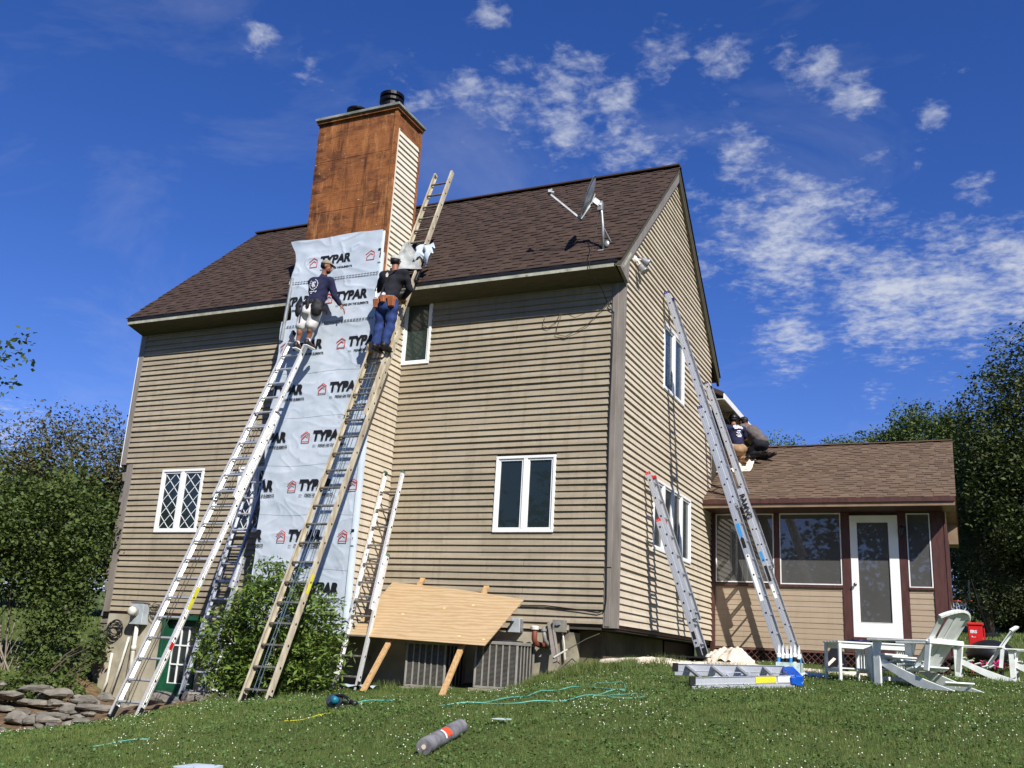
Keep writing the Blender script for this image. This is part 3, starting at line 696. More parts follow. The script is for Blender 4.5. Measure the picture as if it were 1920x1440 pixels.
    for k in range(40):
        z0 = -.3+k*(6.68/40); z1 = z0+6.68/40+.002
        s.add([(CX1-.06, CY-.040, z0), (CX1+.012, CY-.040-.004*math.sin(z0*8), z0), (CX1+.016, CY+.045+.012*math.sin(z0*5), z0), (CX1-.06, CY-.040, z1), (CX1+.012, CY-.040-.004*math.sin(z1*8), z1), (CX1+.016, CY+.045+.012*math.sin(z1*5), z1)], [(0,1,4,3),(1,2,5,4)])
    s.build('wrap_edge', M['wrap'], chim, smooth=True, fix=False)
    # left flap standing off the corner below the eave, and the loose corner strip
    fl = MB()
    for k in range(30):
        z0 = -.3+k*(5.2/30); z1 = z0+5.2/30+.001
        X = lambda z: xl(z)
        fl.add([(X(z0), CY-.02, z0), (X(z0)+.06, CY+.12, z0), (X(z1)+.06, CY+.12, z1), (X(z1), CY-.02, z1)], [(0,1,2,3)])
    fl.build('wrap_edge', M['wrap'], chim, smooth=True, fix=False)
    st = MB(); st.tube([(-5.93, CY-.05, 4.55), (-5.86, CY-.04, 5.72)], .034, 8); st.build('loose_corner_strip', M['galv'], chim)
    # lettering
    def text_mesh(body, size, bold, shear, x0, z0, parent, m, width=None, ex=.028):
        cu = bpy.data.curves.new('lettering', 'FONT'); cu.body = body; cu.size = size; cu.shear = shear; cu.offset = bold; cu.space_character = 1.0
        ob = bpy.data.objects.new('tmp', cu); COL.objects.link(ob); dg = bpy.context.evaluated_depsgraph_get(); me = bpy.data.meshes.new_from_object(ob.evaluated_get(dg))
        bpy.data.objects.remove(ob); bm = bmesh.new(); bm.from_mesh(me)
        xs = [v.co.x for v in bm.verts]; k = (width/(max(xs)-min(xs))) if width else 1; mn = min(xs)
        for v in bm.verts: v.co.x = (v.co.x-mn)*k
        W = max(v.co.x for v in bm.verts)
        for q in np.arange(.03, W, .03): bmesh.ops.bisect_plane(bm, geom=bm.verts[:]+bm.edges[:]+bm.faces[:], plane_co=(q,0,0), plane_no=(1,0,0))
        for q in np.arange(-.03, size, .03): bmesh.ops.bisect_plane(bm, geom=bm.verts[:]+bm.edges[:]+bm.faces[:], plane_co=(0,q,0), plane_no=(0,1,0))
        return bm, x0, z0
    return chim, text_mesh
chim, text_mesh = chimney()
def lettering():
    off = OFF[chim.name]
    X0, X1 = -5.95, CX1-.02
    # groups: (left of emblem, baseline)
    rows = [(-5.53,5.87),(-4.35,5.87),(-6.30,5.16),(-5.12,5.16),(-5.93,4.33),(-4.76,4.32),(-6.22,3.54),(-5.04,3.54),(-6.45,2.72),(-5.27,2.72),(-5.43,1.90),(-4.24,1.90),(-6.6,1.90),(-5.53,1.08),(-4.33,1.08),(-6.7,1.08),(-5.1,.25),(-6.3,.25)]
    big, _, _ = text_mesh('TYPAR', .215, .013, .12, 0, 0, chim, None, width=.64)
    tagl, _, _ = text_mesh('BRING ON THE ELEMENTS.', .05, .0025, .1, 0, 0, chim, None, width=.56)
    def put(dst, src, x, z, so=.032):
        vm = {}
        for f in src.faces:
            cxx = sum(v.co.x for v in f.verts)/len(f.verts)+x
            if not (X0 < cxx < X1): continue
            vs = []
            for v in f.verts:
                if v.index not in vm:
                    px, pz = v.co.x+x, v.co.y+z
                    vm[v.index] = dst.verts.new((px-off.x, CY-zsurf(px, pz)-so-off.y, pz-off.z))
                vs.append(vm[v.index])
            try: dst.faces.new(vs)
            except ValueError: pass
    for s in (big, tagl): s.verts.index_update()
    def stroke(dst, pts, w, x, z):
        for (a, b) in zip(pts[:-1], pts[1:]):
            d = V((b[0]-a[0], b[1]-a[1])); L = d.length; d /= L; nrm = V((-d.y, d.x))*w/2; e = d*w*.4
            n = max(1, int(L/.04)); 
            for i in range(n):
                p = V(a)+V((b[0]-a[0],b[1]-a[1]))*(i/n) - (e if i == 0 else e*0); q = V(a)+V((b[0]-a[0],b[1]-a[1]))*((i+1)/n) + (e if i == n-1 else e*0)
                vs = []
                for c in (p-nrm, q-nrm, q+nrm, p+nrm):
                    px, pz = c.x+x, c.y+z; 
                    vs.append((px-off.x, CY-zsurf(px, pz)-.033-off.y, pz-off.z))
                if X0 < (p.x+x) < X1: dst.faces.new([dst.verts.new(v) for v in vs])
    def flush(items):
        for bm, nm, m in items:
            if not len(bm.faces): bm.free(); continue
            me = bpy.data.meshes.new(nm); bm.to_mesh(me); bm.free(); me.materials.append(m); o = bpy.data.objects.new(nm, me); COL.objects.link(o); o.parent = chim; OFF[o.name] = off
    for (x, z) in rows:
        blk = bmesh.new(); red = bmesh.new(); fine = bmesh.new()
        put(blk, big, x+.235, z+.03)
        put(fine, tagl, x+.36, z-.085)
        stroke(red, [(0,.105),(.095,.17),(.165,.13),(.165,0),(.02,0),(.02,.055),(.095,.115),(.135,.09)], .016, x, z)
        stroke(fine, [(.25,-.065),(.30,-.065)], .006, x, z); stroke(fine, [(.25,-.08),(.31,-.08)], .006, x, z)
        flush(((blk,'lettering',M['ink']),(red,'emblem',M['ink_red']),(fine,'small_print',M['ink'])))
    R = random.Random(2); blk = bmesh.new()
    for zz in (5.62, 5.585, 4.81, 4.785):
        x = X0+.1
        while x < CX1-.06: stroke(blk, [(x,0),(x+.035,.006)], .009, 0, zz); x += .06
    flush(((blk,'lap_line_marks',M['ink']),))
lettering()

# ------------------------------------------------------------------ porch
porch = thing('screened_porch', 'low screened porch with brown trim and shingle roof joined to the gable side', 'porch', (2.2, 8, -.45))
PY = 5.82
PF = lambda u, o, z: (u, PY-o, z)
def build_porch():
    P = porch; YE, ZE, YR, ZR = 5.07, 2.70, 8.2, 4.37
    c = MB(); c.box(.02, 4.31, PY+.02, 10.6, -.1, 2.6); c.prism([(PY+.02,2.6),(10.6,2.6),(8.2,4.2)], 0, .02, 4.31); c.build('wall_core', M['core'], P)
    siding('front_siding', M['siding_porch'], PF, lambda z: .10, lambda z: 4.20, -.09, 1.07, .1, holes=[(2.53,3.69,-1,3)], t1=.012, parent=P, wob=.0005)
    siding('side_siding', M['siding_porch'], lambda u, o, z: (4.33+o, u, z), lambda z: PY+.1, lambda z: 10.5, -.09, 1.07, .1, t1=.012, parent=P, wob=.0005)
    siding('gable_end_siding', M['siding_porch'], lambda u, o, z: (4.33+o, u, z), lambda z: max(PY+.02, 8.2-(4.05-z)/.534), lambda z: min(10.5, 8.2+(4.05-z)/.534), 2.55, 4.0, .1, t1=.012, parent=P, wob=.0005)
    # brown framing
    def post(u0, u1, z0, z1, o=.04): b = MB(PF); b.box(u0, u1, -.02, o, z0, z1); b.build('post', M['brown'], P, bevel=.004)
    post(-.0, .10, -.45, 2.50); post(1.27, 1.365, 1.07, 2.50); post(2.53, 2.685, -.1, 2.50); post(3.55, 3.685, -.1, 2.50); post(4.115, 4.345, -.12, 2.50)
    h = MB(PF); h.box(-.0, 4.345, -.02, .042, 2.50, 2.63); h.build('header', M['brown'], P)
    sl = MB(PF); sl.box(.10, 2.53, -.02, .052, 1.065, 1.12); sl.box(3.685, 4.115, -.02, .052, 1.065, 1.105); sl.build('sill', M['brown'], P, bevel=.003)
    sp = MB(); sp.box(4.33, 4.37, PY-.04, PY+.10, -.12, 2.5); sp.box(4.33,4.36,PY+.1,10.5,1.07,1.13); sp.build('side_trim', M['brown'], P)
    sg = MB(); sg.box(4.335, 4.345, PY+.1, 10.5, 1.13, 2.5); sg.build('side_screen', M['screen'], P)
    for yy in (7.2, 8.6, 10.0):
        q = MB(); q.box(4.33, 4.365, yy-.05, yy+.05, 1.13, 2.5); q.build('post', M['brown'], P)
    # windows
    for (a, b, z0, z1) in ((.115,1.262,1.14,2.495),(1.372,2.525,1.12,2.495),(3.695,4.105,1.10,2.475)):
        w = MB(PF); t = .022; w.box(a, b, -.01, .03, z1-t, z1); w.box(a, b, -.01, .03, z0, z0+t); w.box(a, a+t, -.01, .029, z0+t, z1-t); w.box(b-t, b, -.01, .029, z0+t, z1-t)
        wf = w.build('screen_window', M['white_metal'], P, bevel=.002)
        g = MB(PF); g.box(a+t, b-t, .006, .010, z0+t, z1-t); g.build('pane', M['screen'], wf)
    # door
    a, b, z0, z1 = 2.69, 3.545, .18, 2.44
    d = MB(PF); d.box(a, b, -.01, .046, z1-.13, z1); d.box(a, b, -.01, .046, z0, z0+.27); d.box(a, a+.13, -.01, .045, z0+.27, z1-.13); d.box(b-.17, b, -.01, .045, z0+.27, z1-.13)
    df = d.build('door', M['white'], P, bevel=.004)
    g = MB(PF); g.box(a+.13, b-.17, .012, .016, z0+.27, z1-.13); g.build('pane', M['screen'], df)
    e = MB(PF); e.box(a+.125, b-.165, .044, .05, z1-.14, z1-.13); e.box(a+.125, b-.165, .044, .05, z0+.265, z0+.275); e.build('glazing_bead', M['white_metal'], df)
    k = MB(); k.lathe((a+.065, PY-.045, 1.14), [(.028,0),(.028,.012),(.012,.014),(.012,.04),(.028,.045),(.030,.065),(.018,.08)], 14, axis=(0,-1,0)); k.build('door_knob', M['steel'], df, smooth=True)
    r = MB(PF); r.box(2.685, 3.55, -.02, .03, -.12, .175); r.box(2.685,3.55,.03,.10,.13,.175); r.build('riser', M['brown'], P)
    # lattice skirt: diagonal slats
    lat = MB(PF); z0, z1 = -.52, -.13; s = .118
    for sg in (1, -1):
        u = -.5
        while u < 4.9:
            ua, ub = u, u+sg*(z1-z0); za, zb = z0, z1
            lo_, hi_ = .12, 4.30
            t0, t1 = 0, 1
            if sg > 0: t0 = max(0, (lo_-ua)/(ub-ua)); t1 = min(1, (hi_-ua)/(ub-ua))
            else: t0 = max(0, (ua-hi_)/(ua-ub)); t1 = min(1, (ua-lo_)/(ua-ub))
            if t1 > t0: lat.beam((ua+(ub-ua)*t0, .0+.008*(sg+1), za+(zb-za)*t0), (ua+(ub-ua)*t1, .0+.008*(sg+1), za+(zb-za)*t1), .007, .040, up=(0,1,0))
            u += s
    lat.box(.1, 4.33, -.01, .03, z1-.005, z1+.03)
    lat.build('lattice_skirt', M['brown_lattice'], P, fix=False)
    lb = MB(); lb.box(.1, 4.3, PY+.05, PY+.07, -.9, -.13); lb.build('skirt_shade_sheet', M['dark'], P)  # black sheet stands in for the darkness under the porch floor
    # roof
    dk = MB(); dk.prism([(YE, ZE-.03), (YR, ZR-.03), (2*YR-YE, ZE-.03), (2*YR-YE, ZE-.13), (YR, ZR-.13), (YE, ZE-.13)], 0, .03, 4.55); dk.build('roof_deck', M['tan_metal'], P)
    shingle_roof('roof', M['shingle_porch'], .0, 4.58, YE-.03, ZE-.045, YR, ZR-.005, .125, P, seed=8)
    shingle_roof('roof', M['shingle_porch'], .0, 4.58, 2*YR-YE, ZE-.045, YR, ZR-.005, .14, P, seed=9)
    rc = MB(); rc.beam((.02,YR,ZR+.004),(4.575,YR,ZR+.004),.18,.02); rc.build('ridge_cap', M['shingle_porch'], P)
    gt = MB(); gt.box(.03, 4.56, YE-.045, YE-.005, 2.575, 2.655); gt.build('gutter', M['brown'], P)
    fa = MB(); fa.box(.03, 4.555, YE-.012, YE+.02, 2.50, 2.574); fa.build('fascia', M['tan_metal'], P)
    so = MB(); so.box(.03, 4.55, YE+.02, PY-.045, 2.505, 2.52); so.build('soffit', M['brown'], P)
    bx = MB(); bx.prism([(YE,2.5),(PY,2.5),(PY,2.95),(YE,2.6)], 0, 4.345, 4.552); bx.build('eave_return', M['tan_metal'], P); bx = MB(); bx.prism([(10.6,2.5),(2*YR-YE,2.5),(2*YR-YE,2.6),(10.6,2.95)], 0, 4.345, 4.552); bx.build('eave_return', M['tan_metal'], P)
    rb = MB(); rb.prism([(YE,ZE-.05),(YR,ZR-.05),(2*YR-YE,ZE-.05),(2*YR-YE,ZE-.19),(YR,ZR-.19),(YE,ZE-.19)], 0, 4.553, 4.568); rb.build('rake_board', M['brown'], P)
build_porch()

# ------------------------------------------------------------------ ladders
def ladder(name, label, cat_group, B, T, lat, width, base_len, fly0, m, rung_m, tip_m=None, foot_m=None, rope=None, stickers=(), rail=(.028,.078), dents=True):
    B = V(B); T = V(T); lat = V(lat).normalized(); L = (T-B).length; d = (T-B)/L; n = lat.cross(d).normalized()
    if n.z < 0: n = -n
    root = thing(name, label, 'ladder', B, cat_group)
    foot_m = foot_m or M['dark']
    def rail_mesh(s0, s1, side, off, w):
        mb = MB(); rw, rd = rail; c0 = B + d*s0 + lat*(side*w/2) + n*off; c1 = B + d*s1 + lat*(side*w/2) + n*off
        # web plus two flanges turned inward
        mb.beam(c0, c1, .004, rd-.008, up=n)
        for q in (-1, 1): mb.beam(c0 + n*(q*rd/2) - lat*(side*rw/2), c1 + n*(q*rd/2) - lat*(side*rw/2), rw, .0045, up=n)
        for q in (-.35, .35): mb.beam(c0 + n*(q*rd/2) + lat*(side*.003), c1 + n*(q*rd/2) + lat*(side*.003), .003, .008, up=n)
        return mb
    def section(s0, s1, off, w, tips, feet, start=.2):
        for side in (-1, 1):
            r = rail_mesh(s0, s1, side, off, w).build('rail', m, root)
            pl = MB(); k = 0
            while s0+start+k*.3048 < s1-.05:
                s = s0+start+k*.3048; c = B + d*s + lat*(side*w/2) + n*off
                pl.lathe(c + lat*(side*.002), [(.0165,0),(.0165,.004),(.009,.005)], 8, axis=lat*side); k += 1
            pl.build('rung_ends', M['ink'], r, fix=False)
            if tips is not None:
                c = B + d*(s1-.005) + lat*(side*w/2) + n*off - lat*(side*rail[0]/2)
                t = MB(); t.beam(c-d*.025, c+d*.022, rail[0]+.010, rail[1]+.010, up=n, taper=.9); t.build('end_cap', tips, r, bevel=.004)
            if feet:
                c = B + lat*(side*w/2) + n*off - lat*(side*rail[0]/2)
                ft = MB(); ft.beam(c+d*.14, c-d*.01, .045, rail[1]*.9, up=n); ft.beam(c-d*.012-n*.05, c-d*.012+n*.05, .06, .03, up=d); ft.build('foot', foot_m, r, bevel=.004)
        k = 0
        while s0+start+k*.3048 < s1-.05:
            s = s0+start+k*.3048; c = B + d*s + n*off; q = MB()
            hw = w/2-.002; a = c - lat*hw; b = c + lat*hw
            # D-shaped rung
            prof = [(-.016,-.012),(.016,-.012),(.018,.004),(.010,.015),(-.010,.015),(-.018,.004)]
            vs = [e + n*py + d*pz for e in (a, b) for (pz, py) in [(p[1], p[0]) for p in prof]]
            q.add(vs, [tuple(range(5,-1,-1)), tuple(range(6,12))] + [(i, (i+1)%6, 6+(i+1)%6, 6+i) for i in range(6)])
            q.build('rung', rung_m, root); k += 1
    if fly0 is None:
        section(0, L, 0, width, tip_m, True)
    else:
        section(0, base_len, 0, width, tip_m, True)
        section(fly0, L, .062, width-.055, tip_m, False, start=.2 - (fly0 % .3048) + .3048 if False else .12)
        # rung locks
        for side in (-1, 1):
            c = B + d*(fly0+.12) + lat*(side*(width-.11)/2) + n*.03
            lk = MB(); lk.beam(c-d*.09, c+d*.06, .03, .05, up=n); lk.beam(c+d*.02-n*.04, c+d*.02+n*.03, .03, .03, up=d); lk.build('rung_lock', M['galv'], root, bevel=.003)
    if rope:
        rp = MB(); R = random.Random(len(name)); s1 = base_len-.3
        for q in (-.02, .035):
            pts = [B + d*(.15+(s1-.15)*i/10) + lat*(q+.012*math.sin(i*1.3+q*90)) + n*(.05+.02*math.sin(i*.9)) for i in range(11)]; rp.tube(pts, .0055, 5)
        rp.build('rope', rope, root, fix=False)
        pu = MB(); c = B + d*s1 + n*.04; pu.lathe(c-lat*.012, [(.025,0),(.03,.004),(.022,.012),(.03,.020),(.025,.024)], 12, axis=lat); pu.build('pulley', M['dark'], root)
    for (side, s, ln, mt) in stickers:
        c = B + d*s + lat*(side*(width/2+.0045)); st = MB(); st.beam(c, c+d*ln, .002, rail[1]*.62, up=n); st.build('sticker', mt, root, fix=False)
    return root, (lambda s, l=0, o=0: B + d*s + lat*l + n*o), L
LG = 'ladders leaned against the house'
lad1, P1, L1 = ladder('extension_ladder', 'bright aluminium extension ladder at far left, with the worker in white shorts on it', LG, (-5.41,-3.72,-1.55), (-5.41,-.955,4.62), (1,0,0), .48, 5.0, 3.35, M['alu_white'], M['alu'], M['dark'], M['dark'], M['rope_dark'],
    stickers=[(1,1.55,.34,M['yellow']), (1,.95,.1,M['red']), (1,1.12,.1,M['white']), (1,2.4,.2,M['white'])], rail=(.034,.09))
lad2, P2, L2 = ladder('extension_ladder', 'long cream fibreglass extension ladder that rises past the eave with a worker in jeans', LG, (-3.725,-3.27,-1.30), (-3.725,.47,8.05), (1,0,0), .44, 6.3, 4.5, M['fiber'], M['alu_dull'], M['fiber'], M['dark'], M['rope'],
    stickers=[(1,1.55,.30,M['yellow'])], rail=(.034,.088))
lad3, P3, L3 = ladder('extension_ladder', 'short worn ladder with green tip in the corner beside the chimney, above the plywood sheet', LG, (-3.80,-1.10,-1.13), (-3.77,-.26,2.27), (1,0,0), .42, 2.1, 1.2, M['alu_white'], M['alu_dull'], M['green_cap'], M['dark'], None, rail=(.032,.08))
lad4, P4, L4 = ladder('extension_ladder', 'plain grey ladder in the chimney shadow, standing in front of the green basement door', LG, (-6.72,-1.12,-1.52), (-6.70,-.05,2.45), (1,0,0), .43, 2.45, 1.9, M['alu'], M['alu'], M['galv'], M['dark'], None, rail=(.03,.08))
lad5, P5, L5 = ladder('extension_ladder', 'low aluminium ladder with red end caps, standing on a black bin by the gable windows', LG, (.97,1.27,-.36), (.045,1.27,2.42), (0,1,0), .42, 2.15, .55, M['alu'], M['alu'], M['red'], M['dark'], None, rail=(.03,.078),
    stickers=[(-1,.25,.12,M['ink'])])
lad6, P6, L6 = ladder('extension_ladder', 'tall aluminium ladder with blue top cap, leaned beside the upper gable window', LG, (2.02,2.2,-.42), (.05,2.22,5.88), (0,1,0), .44, 4.35, 2.6, M['alu'], M['alu'], M['navy_plastic'], M['dark'], None, rail=(.034,.09),
    stickers=[(-1,2.05,.22,M['sky_label']), (-1,1.86,.16,M['ink']), (-1,1.0,.75,M['white'])])
lad7, P7, L7 = ladder('extension_ladder', 'scuffed aluminium ladder with hand lettering, leaned at the rear house corner beside the porch', LG, (1.86,5.02,-.45), (.05,5.18,5.03), (0,1,0), .44, 3.5, 1.9, M['alu'], M['alu'], M['dark'], M['dark'], None, rail=(.034,.088),
    stickers=[(-1,2.0,.2,M['sky_label']), (-1,1.62,.3,M['ink']), (-1,1.30,.26,M['white'])])

def text_obj(name, body, size, bold, mtx, m, parent, width=None):
    cu = bpy.data.curves.new(name, 'FONT'); cu.body = body; cu.size = size; cu.offset = bold
    ob = bpy.data.objects.new('tmp', cu); COL.objects.link(ob); dg = bpy.context.evaluated_depsgraph_get(); me = bpy.data.meshes.new_from_object(ob.evaluated_get(dg)); bpy.data.objects.remove(ob)
    me.transform(mtx); me.transform(Matrix.Translation(-OFF[parent.name])); me.materials.clear(); me.materials.append(m)
    o = bpy.data.objects.new(name, me); COL.objects.link(o); o.parent = parent; OFF[o.name] = OFF[parent.name]; me.name = name; return o
def frame(o, x, y):   # matrix with text x along x, y along y
    x = V(x).normalized(); y = V(y); y = (y - x*y.dot(x)).normalized(); z = x.cross(y); o = V(o)
    return Matrix(((x.x,y.x,z.x,o.x),(x.y,y.y,z.y,o.y),(x.z,y.z,z.z,o.z),(0,0,0,1)))
# hand lettering running down the outside of the near rail
dd = (P7(1)-P7(0)).normalized()
text_obj('hand_lettering', 'RAMVG', .15, .004, frame(P7(3.35, -.238, -.035), -dd, (-.0,0,0) if False else (.94,0,.34)), M['ink'], lad7)

# ------------------------------------------------------------------ people
def blob(name, parts, m, parent, vox=.014, smooth=6, disp=0.0, dscale=9.0, seed=0):
    """parts: ('c', p, q, rp, rq) tapered capsule | ('e', c, (rx,ry,rz), dir) ellipsoid -> one continuous surface"""
    mb = MB()
    for p in parts:
        if p[0] == 'c':
            a, b = V(p[1]), V(p[2]); n = 14; d = (b-a); L = d.length; d.normalize(); pts = []; rs = []
            ra, rb = p[3], p[4]
            for k in range(0, 5): t = math.pi/2*(1-k/4); pts.append(a - d*(ra*math.sin(t))); rs.append(max(.001, ra*math.cos(t)))
            for k in range(1, 6): pts.append(a + d*(L*k/6)); rs.append(ra+(rb-ra)*k/6)
            for k in range(0, 5): t = math.pi/2*(k/4); pts.append(b + d*(rb*math.sin(t))); rs.append(max(.001, rb*math.cos(t)))
            mb.tube(pts, rs, n, flat=(p[5] if len(p) > 5 else 1.0))
        else:
            q = MB(); q.ball((0,0,0), p[2], 18, 12)
            R = p[3] if len(p) > 3 else Matrix.Identity(3)
            mb.add([R @ V(v) + V(p[1]) for v in q.v], q.f)
    ob = mb.build('tmp', None, None)
    md = ob.modifiers.new('r', 'REMESH'); md.mode = 'VOXEL'; md.voxel_size = vox
    sm = ob.modifiers.new('s', 'SMOOTH'); sm.iterations = smooth; sm.factor = .5
    me = bpy.data.meshes.new_from_object(ob.evaluated_get(bpy.context.evaluated_depsgraph_get())); bpy.data.objects.remove(ob)
    co = np.empty(len(me.vertices)*3, np.float32); me.vertices.foreach_get('co', co); co = co.reshape(-1,3)
    if disp:
        no = np.empty(len(me.vertices)*3, np.float32); me.vertices.foreach_get('normal', no); no = no.reshape(-1,3)
        s = dscale; w = (np.sin(co[:,2]*s*3.1+co[:,0]*s*1.3+2*np.sin(co[:,1]*s*1.7+seed))*.6 + np.sin(co[:,2]*s*5.3-co[:,0]*s*2.9+seed*2+1.5*np.sin(co[:,0]*s*2.2))*.4)
        co = co + no*(w*disp)[:,None]
    co = co - np.array(OFF[parent.name], np.float32); me.vertices.foreach_set('co', co.ravel()); me.name = name
    me.shade_smooth(); me.materials.clear(); me.materials.append(m)
    o = bpy.data.objects.new(name, me); COL.objects.link(o); o.parent = parent; OFF[o.name] = OFF[parent.name]
    return o
def hand_parts(w, d, pn, s=1.0, curl=.5):
    """w wrist, d direction of the fingers, pn palm normal (fingers curl towards it); returns capsules for palm, 4 fingers, thumb"""
    w = V(w); d = V(d).normalized(); pn = (V(pn) - d*V(pn).dot(d)).normalized(); sd = d.cross(pn); out = []
    palm = w + d*.05*s
    out.append(('c', w, w+d*.03*s, .026*s, .030*s))
    for k in range(4):
        o = (k-1.5)*.020*s; root = w + d*(.085-.004*abs(k-1.2))*s + sd*o
        out.append(('c', w+d*.025*s+sd*o*.6, root, .015*s, .0125*s))
        l = (.040,.046,.043,.033)[k]*s; a = curl*(.8+.12*k); q = root
        for j, f in enumerate((1,.75,.6)):
            a2 = a*(j+.6); nx = q + (d*math.cos(a2) + pn*math.sin(a2) + sd*(.06*(k-1.5)))*l*f
            out.append(('c', q, nx, .0098*s, .0085*s)); q = nx
    t0 = w + d*.025*s - sd*.024*s; t1 = t0 + (d*.55 - sd*.75 + pn*.35).normalized()*.040*s; t2 = t1 + (d*.85 - sd*.2 + pn*.45).normalized()*.032*s
    out += [('c', w+d*.01*s-sd*.01*s, t0, .017*s, .014*s), ('c', t0, t1, .013*s, .011*s), ('c', t1, t2, .011*s, .009*s)]
    return out
def head_parts(c, face, up=(0,0,1), s=1.0):
    c = V(c); f = V(face).normalized(); u = V(up); u = (u - f*u.dot(f)).normalized(); sd = f.cross(u)
    R = Matrix((sd, f, u)).transposed(); P = lambda a, b, h: c + sd*a*s + f*b*s + u*h*s
    pt = [('e', P(0,-.008,.028), (.076*s,.096*s,.092*s), R), ('e', P(0,.022,-.045), (.060*s,.068*s,.072*s), R), ('e', P(0,.055,-.092), (.032*s,.028*s,.026*s), R),
          ('c', P(0,.082,-.005), P(0,.110,-.042), .010*s, .015*s), ('c', P(-.016,.093,-.068), P(.016,.093,-.068), .009*s, .009*s), ('c', P(-.014,.091,-.080), P(.014,.091,-.080), .009*s, .009*s),
          ('c', P(-.045,.078,.012), P(.045,.078,.012), .012*s, .012*s)]
    for q in (-1, 1):
        pt += [('e', P(.079*q,-.005,-.012), (.012*s,.022*s,.034*s), R), ('e', P(.036*q,.062,-.032), (.024*s,.022*s,.022*s), R)]
    return pt, P, R
def cap_obj(P, R, m, m2, parent, back=False):
    c = MB(); q = MB(); q.ball((0,0,0), (.088,.108,.082), 22, 14)
    top = MB(); sgn = -1 if back else 1
    vs = []; 
    for v in q.v:
        z = max(v[2], -.012 if v[1]*sgn < .05 else 0.0); vs.append(P(v[0], v[1]-.008, z+.048))
    c.add(vs, q.f); ob = c.build('cap', m, parent, smooth=True)
    br = MB(); n = 12; pts = []
    for (zz, k) in ((.046, 0), (.040, 0)):
        for i in range(n+1):
            a = math.pi*i/n; pts.append(P(.076*math.cos(a), sgn*(.075+.095*math.sin(a))-.008, zz-.018*math.sin(a)))
    f = [tuple(range(n+1)), tuple(range(2*n+1, n, -1))] + [(i, i+1, n+2+i, n+1+i) for i in range(n)] + [(n, 0, n+1, 2*n+1)]
    br.add(pts, f); br.build('brim', m2, ob)
    bt = MB(); bt.ball(P(0,-.008,.132), .008, 8, 6); bt.build('button', m2, ob)
    return ob

